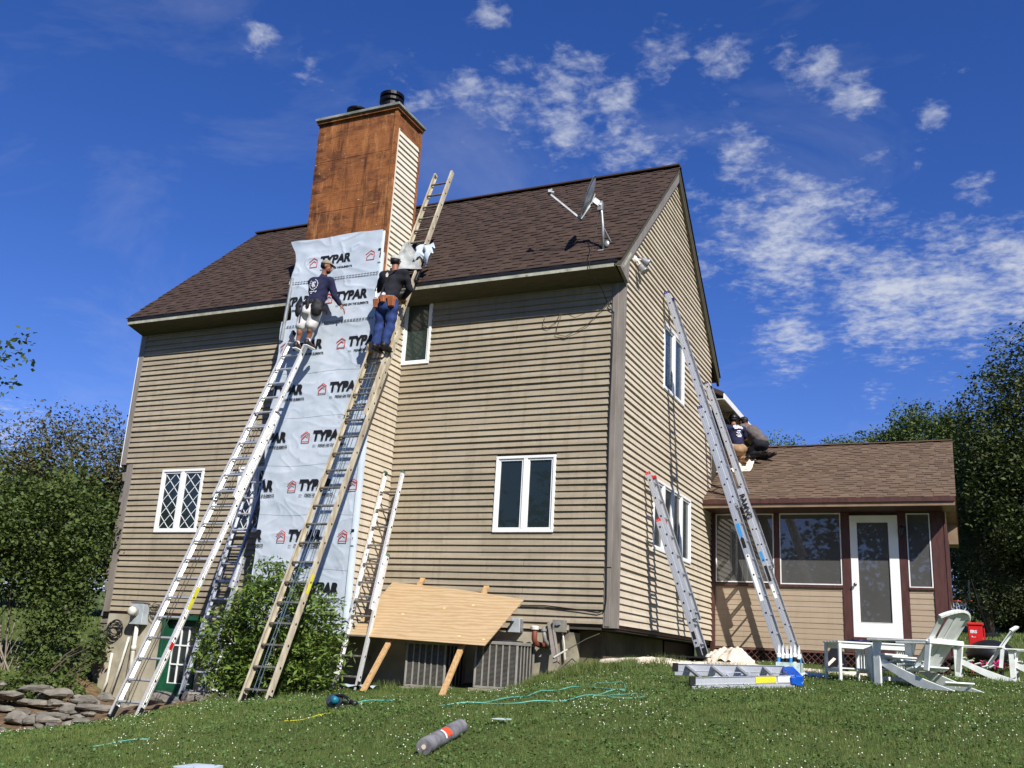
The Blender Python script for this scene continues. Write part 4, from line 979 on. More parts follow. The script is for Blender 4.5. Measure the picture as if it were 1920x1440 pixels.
def man_one():
    n_before = len(COL.objects)
    r = thing('person', 'worker in navy sweatshirt, white shorts and black tool pouches, high on the far left ladder', 'person', (-5.15,-1.2,4.3))
    hip = V((-5.16,-1.30,4.93)); wst = V((-5.07,-1.27,5.14)); chest = V((-5.06,-1.22,5.40)); neck = V((-5.04,-1.20,5.64)); hd = V((-5.00,-1.20,5.80))
    sL, sR = V((-5.27,-1.20,5.54)), V((-4.87,-1.22,5.50)); eL, wL = V((-5.34,-1.08,5.30)), V((-5.20,-.97,5.12)); eR, wR = V((-4.79,-1.16,5.25)), V((-4.72,-1.06,5.10))
    hL, hR = hip+V((-.10,0,-.02)), hip+V((.10,0,-.02)); kL, kR = V((-5.32,-1.30,4.66)), V((-5.10,-1.30,4.68)); aL, aR = V((-5.37,-1.30,4.36)), V((-5.16,-1.28,4.40))
    hp, P, R = head_parts(hd, (.86,.42,-.12))
    body = hp + [('c', neck, hd-V((0,0,.03)), .058, .052), ('c', chest, neck, .11, .06), ('c', wst, chest, .12, .14), ('c', hip, wst, .13, .12), ('c', sL, eL, .05, .042), ('c', eL, wL, .040, .028), ('c', sR, eR, .05, .042), ('c', eR, wR, .040, .028),
        ('c', hL, kL, .085, .058), ('c', kL, aL, .060, .036), ('c', hR, kR, .085, .058), ('c', kR, aR, .060, .036), ('e', kL+(aL-kL)*.3+V((0,-.02,0)), (.052,.055,.09)), ('e', kR+(aR-kR)*.3+V((0,-.02,0)), (.052,.055,.09)),
        ('c', aL, aL+V((0,.10,-.06)), .035, .03), ('c', aR, aR+V((0,.10,-.06)), .035, .03)]
    body += hand_parts(wR, (.35,.55,-.55), (.2,.5,-.6), 1.0, .35) + hand_parts(wL, (.6,.5,-.3), (0,.6,-.5), 1.0, .7)
    blob('body', body, M['skin'], r, vox=.0105, smooth=3)
    sh = [('c', hip+V((.0,0,.12)), wst, .150, .150), ('c', wst, chest, .150, .165), ('c', chest, neck-V((0,0,.03)), .155, .075), ('c', sL, sR, .088, .088), ('c', chest+V((-.08,0,.02)), sL, .12, .085), ('c', chest+V((.08,0,.02)), sR, .12, .085),
          ('c', sL, eL, .078, .058), ('c', eL, wL-(wL-eL)*.08, .058, .042), ('c', sR, eR, .080, .060), ('c', eR, wR-(wR-eR)*.08, .060, .043)]
    shirt = blob('sweatshirt', sh, M['navy'], r, vox=.014, smooth=5, disp=.007, dscale=9)
    so = [('c', hip+V((-.05,0,.10)), hip+V((.05,0,.10)), .145, .145), ('c', hL+V((0,0,.03)), kL+V((-.0,0,-.0)), .128, .105), ('c', hR+V((0,0,.03)), kR+V((.0,0,-.0)), .128, .108), ('e', hip+V((0,-.045,-.02)), (.15,.12,.13))]
    blob('shorts', so, M['shorts'], r, vox=.014, smooth=4, disp=.009, dscale=7, seed=2)
    for k, a in enumerate((aL, aR)):
        s = [('c', a+V((0,-.035,-.05)), a+V((.01,.15,-.075)), .042, .038), ('c', a+V((0,-.02,-.01)), a+V((0,.02,-.05)), .045, .045)]
        so_ = blob('shoe', s, M['shoe'], r, vox=.011, smooth=3)
        b = MB(); b.box(a.x-.04, a.x+.045, a.y-.075, a.y+.18, a.z-.118, a.z-.098); b.build('sole', M['white'], so_, bevel=.006)
        sk = MB(); sk.tube([a+V((0,0,-.02)), a+V((0,0,.03))], [.047,.043], 12); sk.build('sock', M['print'], so_)
    cap_obj(P, R, M['cap'], M['hair'], r)
    h = MB(); h.ball(P(0,-.03,.01), (.084,.082,.066), 16, 10); h.build('hair', M['hair'], r, smooth=True)
    h = MB(); h.ball(P(0,.045,-.085), (.055,.050,.045), 14, 9); h.build('beard', M['hair'], r, smooth=True)
    # tool belt
    b = MB(); c = hip+V((.02,0,.13))
    for rr, hh in ((.160, .025),):
        pts = [c + V((rr*1.08*math.cos(t), rr*math.sin(t), .03*math.cos(t))) for t in np.linspace(0, 2*math.pi, 25)]; 
        for p, q in zip(pts[:-1], pts[1:]): b.beam(p, q, .012, .05, up=(0,0,1))
    tb = b.build('tool_belt', M['leather_dark'], r)
    for (cx, cy, cz, sx) in ((-.20,-.06,-.10,1), (.17,-.09,-.10,1.15), (.03,-.17,-.05,.3)):
        p = c + V((cx, cy, cz)); blob('pouch', [('c', p+V((0,0,.07)), p+V((0,0,-.07)), .07*sx+.01, .085*sx), ('c', p+V((-.05*sx,0,.06)), p+V((-.05*sx,0,-.05)), .05*sx, .055*sx), ('c', p+V((.05*sx,0,.06)), p+V((.05*sx,0,-.05)), .05*sx, .055*sx)], M['leather_dark'], tb, vox=.014, smooth=2, disp=.006, dscale=12)
    hm = MB(); p = c+V((-.08,-.17,-.02)); hm.tube([p, p+V((0,-.01,-.26))], .012, 8); hm.beam(p+V((-.05,0,.01)), p+V((.05,0,.01)), .022, .022); hm.build('hammer', M['steel'], tb)
    # white print on the back: ring, figure strokes and lettering blocks following the shirt
    pr = MB(); o = V((-5.10,-1.375,5.42))
    def onback(u, v): 
        return V((-5.09+u, -1.22-math.sqrt(max(.0001, .170**2-(u*.62)**2))-.008, 5.40+v))
    for k in range(14):
        if k in (3,4,): continue
        t0, t1 = 2*math.pi*k/14, 2*math.pi*(k+.75)/14
        pr.beam(onback(.085*math.cos(t0), .095*math.sin(t0)), onback(.085*math.cos(t1), .095*math.sin(t1)), .004, .013, up=(0,0,1))
    for (a, b, w) in (((-.03,.05),(.02,.02),.02),((-.02,.02),(.03,-.03),.022),((-.035,-.01),(.0,-.055),.022),((.02,.055),(.04,.02),.014),((-.04,.03),(-.02,-.03),.012),((.0,-.02),(.04,-.05),.014)):
        pr.beam(onback(*a), onback(*b), .004, w, up=(0,0,1))
    for (a, b) in (((-.07,-.135),(-.045,-.13)),((-.035,-.13),(-.005,-.14)),((.005,-.135),(.03,-.13)),((.04,-.14),(.075,-.13)),((-.05,-.165),(.06,-.16))): pr.beam(onback(*a), onback(*b), .004, .018, up=(0,0,1))
    pr.build('shirt_print', M['print'], shirt, fix=False)
man_one()
def settle(r, pivot, k, shift):
    # nudge a finished figure: every part shares the root's origin
    pivot = V(pivot)-OFF[r.name]
    def walk(o):
        for c in kids(o):
            if c.type == 'MESH':
                for v in c.data.vertices: v.co = pivot + (v.co-pivot)*k + V(shift)
            walk(c)
    walk(r)
settle([o for o in COL.objects if o.name.startswith('person')][0], (-5.26,-1.25,4.33), .95, (.09,-.01,-.03))

def man_two():
    r = thing('person', 'worker in black shirt, blue jeans and suspenders, seen from behind on the cream ladder', 'person', (-3.72,-1.25,4.2))
    hip = V((-3.71,-1.36,4.85)); wst = V((-3.70,-1.32,5.06)); chest = V((-3.69,-1.27,5.30)); neck = V((-3.69,-1.25,5.55)); hd = V((-3.71,-1.235,5.705))
    sL, sR = V((-3.90,-1.26,5.46)), V((-3.48,-1.28,5.44)); eL, wL = V((-4.07,-1.14,5.27)), V((-3.98,-1.02,5.50)); eR, wR = V((-3.42,-1.15,5.20)), V((-3.63,-1.02,5.10))
    hL, hR = hip+V((-.10,0,-.03)), hip+V((.10,0,-.03)); kL, kR = V((-3.84,-1.33,4.53)), V((-3.63,-1.33,4.52)); aL, aR = V((-3.86,-1.36,4.19)), V((-3.68,-1.36,4.19))
    hp, P, R = head_parts(hd, (-.25,.92,.12))
    body = hp + [('c', neck, hd-V((0,0,.03)), .060, .055), ('c', chest, neck, .11, .06), ('c', wst, chest, .12, .14), ('c', hip, wst, .13, .12), ('c', sL, eL, .05, .042), ('c', eL, wL, .040, .028), ('c', sR, eR, .05, .042), ('c', eR, wR, .040, .028),
        ('c', hL, kL, .08, .055), ('c', kL, aL, .055, .036), ('c', hR, kR, .08, .055), ('c', kR, aR, .055, .036)]
    body += hand_parts(wL, (-.3,.5,.6), (0,.7,-.3), 1.0, .8) + hand_parts(wR, (-.3,.75,.1), (-.2,.3,-.6), 1.0, .8)
    blob('body', body, M['skin'], r, vox=.0105, smooth=3)
    sh = [('c', hip+V((0,0,.14)), wst, .150, .150), ('c', wst, chest, .150, .165), ('c', chest, neck-V((0,0,.05)), .155, .075), ('c', sL, sR, .088, .088), ('c', chest+V((-.08,0,.02)), sL, .12, .085), ('c', chest+V((.08,0,.02)), sR, .12, .085),
          ('c', sL, eL, .076, .058), ('c', eL, wL-(wL-eL)*.08, .058, .043), ('c', sR, eR, .078, .060), ('c', eR, wR-(wR-eR)*.08, .060, .043)]
    shirt = blob('shirt', sh, M['black_cotton'], r, vox=.014, smooth=5, disp=.007, dscale=9, seed=4)
    so = [('c', hip+V((-.05,0,.08)), hip+V((.05,0,.08)), .135, .135), ('e', hip+V((0,-.05,-.03)), (.155,.11,.13)), ('c', hL, kL, .115, .085), ('c', kL, aL+V((0,0,.02)), .088, .072), ('c', hR, kR, .115, .085), ('c', kR, aR+V((0,0,.02)), .088, .072)]
    blob('jeans', so, M['denim'], r, vox=.013, smooth=3, disp=.009, dscale=8, seed=3)
    for a in (aL, aR):
        s = [('c', a+V((0,-.04,-.045)), a+V((.0,.16,-.055)), .045, .040), ('c', a+V((0,-.02,.0)), a+V((0,.02,-.04)), .048, .045)]
        so_ = blob('shoe', s, M['shoe'], r, vox=.011, smooth=3)
        b = MB(); b.box(a.x-.044, a.x+.044, a.y-.09, a.y+.20, a.z-.105, a.z-.085); b.build('sole', M['dark'], so_, bevel=.006)
    cap_obj(P, R, M['cap_pale'], M['cap_pale'], r)
    h = MB(); h.ball(P(0,-.028,.005), (.083,.083,.068), 16, 10); h.build('hair', M['hair'], r, smooth=True)
    # suspenders
    sp = MB(); yb = lambda z: -1.46 - .0
    X = V((-3.70,-1.452,5.38))
    for (a, b) in ((V((-3.78,-1.33,5.52)), X), (V((-3.60,-1.34,5.51)), X), (X, V((-3.72,-1.475,5.22))), (V((-3.72,-1.475,5.22)), V((-3.77,-1.49,5.02))), (V((-3.72,-1.475,5.22)), V((-3.66,-1.49,5.02)))): sp.beam(a, b, .006, .034, up=(1,0,0.2))
    sp.build('suspenders', M['leather_dark'], shirt)
    tg = MB(); tg.prism([(-3.725,5.385),(-3.70,5.42),(-3.675,5.385),(-3.685,5.335),(-3.715,5.335)], 1, -1.475, -1.462); tg.build('suspender_patch', M['canvas'], shirt)
    b = MB(); c = hip+V((0,0,.115)); pts = [c + V((.163*math.cos(t), .158*math.sin(t), 0)) for t in np.linspace(0, 2*math.pi, 25)]
    for p, q in zip(pts[:-1], pts[1:]): b.beam(p, q, .012, .055, up=(0,0,1))
    tb = b.build('tool_belt', M['leather'], r)
    for (cx, cy, cz, s) in ((-.15,-.10,-.08,1.0), (.02,-.18,-.045,.75), (.15,-.12,-.08,1.1)):
        p = c + V((cx, cy, cz)); q = MB(); w = .062*s; dpt = .04
        q.hexa([p+V((-w*.75,-dpt*.7,-.09*s)), p+V((w*.75,-dpt*.7,-.09*s)), p+V((w*.75,dpt,-.09*s)), p+V((-w*.75,dpt,-.09*s)), p+V((-w,-dpt*1.3,.07*s)), p+V((w,-dpt*1.3,.07*s)), p+V((w,dpt,.07*s)), p+V((-w,dpt,.07*s))])
        q.build('pouch', M['leather'], tb, bevel=.012)
    tp = MB(); tp.lathe(c+V((.03,-.175,.03)), [(.03,0),(.03,.025)], 14, axis=(0,-1,0)); tp.build('tape_roll', M['white'], tb)
    tb2 = MB(); p = c+V((-.17,-.12,.02)); tb2.tube([p, p+V((0,0,.10))], .018, 10); tb2.tube([p+V((0,0,.10)), p+V((0,0,.17))], .006, 8); tb2.build('caulk_tube', M['white'], tb)
man_two()
settle([o for o in COL.objects if o.name.startswith('person')][1], (-3.77,-1.3,4.13), .95, (.20,-.03,-.04))

def kneeler(base, face, shirt_m, pants_m, label, cap_m, arms, prt=False, seed=0, lean=0.0):
    """kneeling figure; base is between the knees, face a unit direction"""
    b = V(base); f = V(face).normalized(); sd = f.cross(V((0,0,1))); U = lambda a, c, h: b + sd*a + f*c + V((0,0,h))
    r = thing('person', label, 'person', b)
    hip = U(0,-.20,.30); chest = U(0,-.06+lean*.5,.66-lean*.12); neck = U(0,.01+lean*.85,.86-lean*.25); hd = U(0,.05+lean*1.15,1.00-lean*.4); wst = U(0,-.16+lean*.15,.45)
    sL, sR = U(-.19,-.02+lean*.75,.78-lean*.22), U(.19,-.02+lean*.75,.78-lean*.22)
    hp, P, R = head_parts(hd, f+V((0,0,.15)))
    body = hp + [('c', neck, hd-V((0,0,.03)), .058, .052), ('c', chest, neck, .11, .06), ('c', wst, chest, .12, .14), ('c', hip, wst, .13, .12)]
    sh = [('c', wst, chest, .150, .165), ('c', chest, neck-V((0,0,.04)), .155, .075), ('c', sL, sR, .085, .085), ('c', hip+V((0,0,.08)), wst, .15, .15)]
    so = [('e', hip, (.17,.17,.15)), ('c', hip, wst-V((0,0,.04)), .145,.135)]
    for q, s, (e, w) in ((-1, sL, arms[0]), (1, sR, arms[1])):
        e = U(*e); w = U(*w); body += [('c', s, e, .05, .042), ('c', e, w, .040, .028)] + hand_parts(w, (w-e), V((0,0,-1)), 1.0, .6)
        sh += [('c', s, s+(e-s)*.75, .080, .066)]
        k = U(q*.13, .08, .06); a = U(q*.13, -.34, .05); h = hip + sd*(q*.10)
        body += [('c', h, k, .085, .06), ('c', k, a, .055, .036)]; so += [('c', h, k, .112, .082), ('c', k, a, .080, .062)]
        blob('shoe', [('c', a-f*.02, a-f*.16+V((0,0,.02)), .045, .04)], M['shoe'], r, vox=.012, smooth=3)
    blob('body', body, M['skin'], r, vox=.0105, smooth=3)
    shirt = blob('shirt', sh, shirt_m, r, vox=.014, smooth=5, disp=.007, dscale=9, seed=seed); blob('trousers', so, pants_m, r, vox=.014, smooth=4, disp=.009, dscale=8, seed=seed+1)
    cap_obj(P, R, cap_m, cap_m, r, back=False)
    h = MB(); h.ball(P(0,-.03,.01), (.084,.082,.066), 16, 10); h.build('hair', M['hair'], r, smooth=True)
    if prt:
        pr = MB(); R_ = random.Random(3); bk = lambda a, h: U(a, -.10-.165*math.sqrt(max(.05, 1-(a/.2)**2))-.02+.30*(h-.62), h)
        for (a0, h0, a1, h1, w) in ((-.10,.78,-.03,.80,.05),(-.02,.80,.06,.76,.055),(.06,.79,.11,.75,.04),(-.08,.74,.0,.75,.03),(-.03,.68,.05,.69,.02),(-.05,.65,.0,.62,.02),(.01,.66,.04,.60,.018),(-.06,.58,.06,.585,.02),(-.04,.545,.05,.55,.018)):
            pr.beam(bk(a0,h0), bk(a1,h1), .006, w, up=(0,0,1))
        pr.build('shirt_print', M['print'], shirt, fix=False)
    return r
kneeler((.24,7.02,3.77), (-.55,.83,0), M['navy'], M['khaki'], 'kneeling worker in navy shirt with white print, on the canvas on the porch roof', M['dark'], (((-.34,.14,.74),(-.26,.34,.90)), ((.30,.10,.60),(.22,.30,.72))), prt=True, seed=1)
kneeler((.62,7.34,3.93), (-.80,.60,0), M['grey_cotton'], M['black_cotton'], 'kneeling worker in grey shirt and black trousers, right behind the navy-shirted worker', M['hair'], (((-.28,.10,.56),(-.20,.30,.60)), ((.30,.16,.54),(.18,.38,.66))), seed=5, lean=.26)

# ------------------------------------------------------------------ things fixed to or leaning on the house
def satellite_dish():
    b = V((-.33,-.12,5.86)); r = thing('satellite_dish', 'grey satellite dish on a braced mast at the right end of the roof eave', 'satellite dish', b)
    c = V((-.60,-.22,6.78)); nrm = V((-.92,-.36,.30)).normalized()      # the way the bowl looks
    a = nrm.cross(V((0,0,1))).normalized(); u = a.cross(nrm)
    d = MB(); n = 32; vs = []; rings = 9
    for side, off in ((0, 0), (1, -.012)):
        for i in range(rings+1):
            rr = i/rings
            for k in range(n):
                t = 2*math.pi*k/n; vs.append(c + a*(.33*rr*math.cos(t)) + u*(.40*rr*math.sin(t)) + nrm*(.06*rr*rr - .06 + off))
    fs = []
    for s in (0, 1):
        o = s*(rings+1)*n
        for i in range(rings):
            for k in range(n): fs.append((o+i*n+k, o+i*n+(k+1)%n, o+(i+1)*n+(k+1)%n, o+(i+1)*n+k))
    o1 = (rings+1)*n
    for k in range(n): fs.append((rings*n+k, rings*n+(k+1)%n, o1+rings*n+(k+1)%n, o1+rings*n+k))
    d.add(vs, fs); d.build('dish', M['galv'], r, smooth=True, fix=False)
    back = c - nrm*.10
    m = MB(); top = V((-.40,-.14,6.66)); m.tube([b, V((-.35,-.13,6.3)), V((-.37,-.14,6.52)), top], .024, 12); m.build('mast', M['galv'], r, smooth=True)
    br = MB(); br.tube([V((-.345,-.125,6.28)), V((-.40,-.02,6.02))], .010, 8); br.tube([V((-.345,-.125,6.28)), V((-.24,-.02,6.04))], .010, 8); br.build('brace', M['galv'], r)
    mt = MB(); mt.beam(top-V((0,0,.10)), top+V((0,0,.06)), .075, .085); mt.beam(top, back, .07, .10); mt.beam(back-u*.10, back+u*.10, .09, .02, up=nrm); mt.tube([top+a*.05, top-a*.05], .03, 10); mt.build('bracket', M['galv'], r, bevel=.006)
    ft = MB(); ft.beam(b-V((.08,.02,.02)), b+V((.08,.02,.0)), .10, .012); ft.ball(b+V((.06,-.01,.10)), (.045,.03,.06)); ft.build('mount_foot', M['galv'], r)
    arm0 = c - u*.39 - nrm*.02; tip = c + nrm*.62 - u*.12
    ar = MB(); ar.beam(back-u*.06, arm0, .035, .035); ar.beam(arm0, tip, .030, .036); ar.build('feed_arm', M['galv'], r, bevel=.004)
    hd = MB(); hd.beam(tip-a*.07+u*.02, tip+a*.07+u*.02, .055, .05); hd.tube([tip+u*.03, tip+u*.03-nrm*.07], [.028,.034], 12); hd.tube([tip+a*.06, tip+a*.06+u*.12], .022, 10); hd.build('receiver', M['galv'], r, bevel=.003)
    cb = MB(); cb.tube([top-V((0,0,.05)), V((-.43,-.17,6.3)), V((-.47,-.2,6.05)), V((-.44,-.3,5.92)), V((-.42,-.50,5.66)), V((-.42,-.51,5.45)), V((-.38,-.46,5.30)), V((-.30,-.2,5.15)), V((-.26,-.06,4.98))], .006, 6)
    cb.build('cable', M['dark'], r, smooth=True)
satellite_dish()
def cable_coils():
    c = MB(); c.tube([(-.19,-.05,5.02), (-.24,-.055,4.93), (-.14,-.06,4.80), (-.155,-.06,4.0), (-.17,-.06,3.0), (-.165,-.06,2.0), (-.15,-.06,1.0), (-.14,-.06,.35), (-.16,-.06,.20), (-.26,-.06,.16), (-.6,-.055,.20), (-1.1,-.05,.24), (-1.5,-.05,.235)], .0085, 6)
    tag(c.build('wall_cable', M['dark'], None, smooth=True), 'black cable running down the right corner board of the front wall', 'cable')
    c = MB(); pts = [(-.24,-.05,4.97), (-.6,-.06,4.62), (-.95,-.06,4.47), (-1.12,-.06,4.52), (-1.1,-.06,4.66), (-1.03,-.06,4.86)]; c.tube(pts, .0055, 6)
    c.tube([(-1.32,-.06,4.86), (-1.36,-.06,4.70), (-1.27,-.06,4.64), (-1.14,-.06,4.72), (-1.05,-.06,4.88)], .0055, 6)
    tag(c.build('loose_wire', M['rope_dark'], None, smooth=True), 'thin wire looping loosely under the eave near the corner board', 'wire')
    c = MB(); pts = [(-.30,.28,-.16), (-.25,.0,-.13), (-.40,-.15,-.22), (-.55,-.25,-.33), (-.62,-.3,-.38)]; c.tube(pts, .007, 6); c2 = MB(); c2.tube([(-.62,-.3,-.38), (-.68,-.33,-.42), (-.80,-.36,-.50)], .013, 8)
    o = c.build('ground_wire', M['rope_dark'], None); c2.build('wire_sleeve', M['pvc'], o); tag(o, 'dark wire with a pale sleeve sagging below the front right corner', 'wire')
cable_coils()
def floodlight():
    b = V((.04,.40,5.87)); r = thing('floodlight', 'twin head floodlight fixed high on the gable siding', 'floodlight', b)
    q = MB(); q.lathe(b-V((.01,0,0)), [(.055,0),(.055,.03),(.03,.045)], 16, axis=(1,0,0)); q.build('base', M['white_metal'], r)
    for (dy, dz, ax) in ((.10,.02,(.75,.35,-.45)), (.03,-.12,(.55,.1,-.85))):
        a = V(ax).normalized(); c = b + V((.09, dy, dz)); arm = MB(); arm.tube([b+V((.03,0,0)), c], .014, 8); h = arm.build('arm', M['white_metal'], r)
        k = MB(); k.lathe(c, [(.03,-.03),(.045,.0),(.05,.05),(.078,.11),(.078,.125),(.068,.122)], 18, axis=a); k.build('lamp_head', M['galv'], r, smooth=True)
floodlight()
def lantern():
    b = V((3.618,5.77,2.13)); r = thing('wall_lantern', 'black wall lantern beside the white porch door', 'lantern', b)
    q = MB(); q.lathe(b+V((0,.01,.0)), [(.05,0),(.05,.015),(.02,.03)], 14, axis=(0,-1,0)); q.tube([b+V((0,-.02,0)), b+V((0,-.06,.05)), b+V((0,-.10,.07))], .010, 8); q.build('bracket', M['dark'], r)
    c = b+V((0,-.105,-.02)); k = MB(); k.lathe(c, [(.0,.13),(.018,.115),(.06,.085),(.062,.075),(.02,.072)], 12); k.build('roof', M['dark'], r)
    g = MB(); g.lathe(c, [(.038,-.06),(.052,.07)], 6); g.build('glass', M['glass'], r)
    f = MB(); f.lathe(c, [(.012,-.10),(.042,-.07),(.042,-.06)], 10)
    for k2 in range(6):
        t = math.pi/3*k2; f.tube([c+V((.039*math.cos(t),.039*math.sin(t),-.06)), c+V((.054*math.cos(t),.054*math.sin(t),.072))], .004, 5)
    f.build('cage', M['dark'], r)
lantern()
def utility():
    # electric meter with pipes
    b = V((-9.05,-.02,-.32)); r = thing('electric_meter', 'pale grey electric meter box with round glass dial under the siding', 'electric meter', b)
    q = MB(); q.box(-9.20,-8.90,-.17,-.01,-.33,.05); q.build('box', M['meter'], r, bevel=.008)
    q = MB(); q.box(-9.215,-8.885,-.18,.0,.05,.07); q.build('lid', M['galv'], r)
    d = MB(); d.lathe((-9.09,-.17,-.10), [(.095,0),(.095,.03),(.085,.035)], 24, axis=(0,-1,0)); d.build('dial_ring', M['galv'], r, smooth=False)
    d = MB(); d.lathe((-9.09,-.20,-.10), [(.082,0),(.082,.07),(.06,.10),(.02,.11)], 24, axis=(0,-1,0)); d.build('dial_cover', M['pvc'], r, smooth=True)
    c = MB(); c.tube([(-9.06,-.10,-.33), (-9.06,-.10,-.75), (-9.05,-.09,-1.65)], .038, 12); c.tube([(-9.06,-.10,-.70),(-9.06,-.10,-.78)], .046, 12)
    tag(c.build('conduit', M['pvc'], None, smooth=True), 'thick white conduit running down from the electric meter', 'conduit')
    c = MB(); c.tube([(-9.22,-.09,-.55), (-9.30,-.10,-1.0), (-9.42,-.14,-1.6)], .022, 10); tag(c.build('conduit', M['pvc'], None, smooth=True), 'thin slanted white pipe just left of the meter conduit', 'pipe')
    c = MB(); c.tube([(-9.60,-.06,-.85), (-9.62,-.06,-1.35), (-9.66,-.10,-1.55)], .024, 10); tag(c.build('conduit', M['pvc'], None, smooth=True), 'short white pipe by the stone corner of the foundation', 'pipe')
    c = MB(); c.tube([(-9.17,-.06,-.3), (-9.17,-.06,-.8), (-9.18,-.07,-1.6)], .008, 6); tag(c.build('service_cable', M['rope_dark'], None), 'thin brown cable between the two white pipes by the meter', 'cable')
    w = MB(); R = random.Random(5)
    for j in range(5):
        cx, cz, rx, rz = -9.62+R.uniform(-.03,.03), -.42+R.uniform(-.03,.03), .15+R.uniform(-.02,.03), .12+R.uniform(-.02,.03)
        w.tube([(cx+rx*math.cos(t), -.06-.008*j, cz+rz*math.sin(t)) for t in np.linspace(0, 6.28, 22)], .008, 6)
    tag(w.build('cable_coil', M['dark'], None, smooth=True), 'coil of black cable hanging left of the electric meter', 'cable coil')
    w = MB()
    for j in range(4):
        cx, cz, rx, rz = -8.62+R.uniform(-.05,.05), -.06+R.uniform(-.04,.04), .14+R.uniform(-.04,.05), .09+R.uniform(-.03,.04)
        w.tube([(cx+rx*math.cos(t), -.07-.008*j, cz+rz*math.sin(t)) for t in np.linspace(0, 6.28, 18)], .006, 6)
    w.tube([(-8.9,-.07,.03),(-8.75,-.08,.0),(-8.5,-.07,-.02),(-8.46,-.06,.18)], .006, 6)
    tag(w.build('cable_coil', M['rope_dark'], None, smooth=True), 'tangled dark wires right of the electric meter', 'wire')
    # boxes and pipes on the right of the condensers
    for (x0, x1, z0, z1, m, lb) in ((-1.66,-1.46,-.17,.04,M['meter'],'small pale disconnect box by the right condenser'),):
        q = MB(); q.prism([(x0,z0),(x1,z0),(x1,z1),(x0+.06,z1)], 1, -.14, -.01); o = q.build('disconnect_box', m, None, bevel=.005); tag(o, lb, 'electric box')
        k = MB(); k.box(x1-.002, x1+.012, -.13, -.02, z0+.02, z1-.01); k.build('cover_edge', M['galv'], o)
    b = V((-.86,0,-.13)); r = thing('outlet_box', 'dark grey outlet box at the bottom right of the front siding', 'electric box', b)
    q = MB(); q.box(-.93,-.745,-.15,-.01,-.14,.04); q.build('box', M['grey_box'], r, bevel=.006); q = MB(); q.beam((-.86,-.165,-.03),(-.80,-.17,-.02),.03,.03); q.ball((-.86,-.16,-.035),.022); q.build('latch', M['galv'], r)
    q = MB(); q.tube([(-.80,-.06,-.14),(-.77,-.06,-.3),(-.75,-.05,-.52)], .014, 8); q.build('feed_pipe', M['pvc'], r)
    r = thing('vent_pipe', 'rust brown vent elbow with white cap sticking out of the foundation', 'vent pipe', (-1.18,-.05,-.3))
    q = MB(); q.tube([(-1.06,.0,-.33),(-1.12,-.14,-.335),(-1.16,-.22,-.31),(-1.17,-.24,-.25),(-1.17,-.24,-.12)], .042, 14); q.build('elbow', M['rust'], r, smooth=True)
    q = MB(); q.lathe((-1.17,-.24,-.12), [(.062,0),(.066,.04),(.05,.055)], 16); q.build('pipe_cap', M['pvc'], r)
    r = thing('fill_pipe', 'angled dark pipe with grey cap beside the leaning trim board', 'pipe', (-1.0,-.05,-.3))
    q = MB(); q.tube([(-.93,.0,-.36),(-.97,-.16,-.34),(-1.00,-.24,-.26),(-1.01,-.28,-.14)], .030, 12); q.build('pipe', M['grey_box'], r, smooth=True)
    q = MB(); q.lathe((-1.01,-.28,-.14), [(.042,0),(.042,.035),(.016,.04),(.016,.06)], 14); q.build('pipe_cap', M['galv'], r)
    q = MB(); q.beam((-.76,-.36,-.56),(-1.0,-.05,.0),.105,.03, up=(0,-1,.4)); q.beam((-.72,-.36,-.57),(-.96,-.07,-.02),.02,.06, up=(0,-1,.4)); tag(q.build('trim_board', M['trim'], None, bevel=.003), 'grey trim board leaning on the foundation below the corner', 'board')
utility()
def condensers():
    def one(x0, z0, lb):
        b = V((x0+.34,-.40,z0)); r = thing('air_conditioner', lb, 'air conditioner', b, 'outdoor condensers under the plywood sheet'); x1, y0, y1, z1 = x0+.68, -.70, -.08, z0+.66
        q = MB(); q.box(x0+.02,x1-.02,y0+.02,y1-.02,z0+.03,z1-.03); q.build('coil', M['ac_dark'], r)
        q = MB(); q.box(x0,x1,y0,y1,z0,z0+.035); q.box(x0-.005,x1+.005,y0-.005,y1+.005,z1-.045,z1)
        for (x, y) in ((x0,y0),(x1-.03,y0),(x0,y1-.03),(x1-.03,y1-.03)): q.box(x,x+.03,y,y+.03,z0+.035,z1-.045)
        q.build('casing', M['ac'], r, bevel=.004)
        q = MB()
        for k in range(1, 6): xx = x0+.03+(.62)*k/6; q.box(xx-.011,xx+.011,y0+.002,y0+.012,z0+.035,z1-.045)
        for k in range(1, 5): yy = y0+.03+(.56)*k/5; q.box(x1-.012,x1-.002,yy-.011,yy+.011,z0+.035,z1-.045)
        q.build('grille_posts', M['ac'], r)
        q = MB()
        for k in range(1, 34): zz = z0+.035+.58*k/34; q.box(x0+.03,x1-.03,y0+.012,y0+.016,zz-.0025,zz+.0025)
        q.build('louvres', M['grey_box'], r, fix=False)
        q = MB(); q.lathe((x0+.34,-.39,z1), [(.26,0),(.26,.02),(.02,.03)], 24); q.build('fan_guard', M['dark'], r)
        q = MB(); q.box(x0-.05,x1+.05,y0-.05,y1+.05,z0-.08,z0-.002); q.build('base_slab', M['concrete'], r)
        return r
    one(-3.05,-1.03,'left condenser, mostly in the shade behind the two leaning studs'); one(-1.90,-.98,'right condenser, sunlit grey box beside the rust brown vent pipe')
condensers()
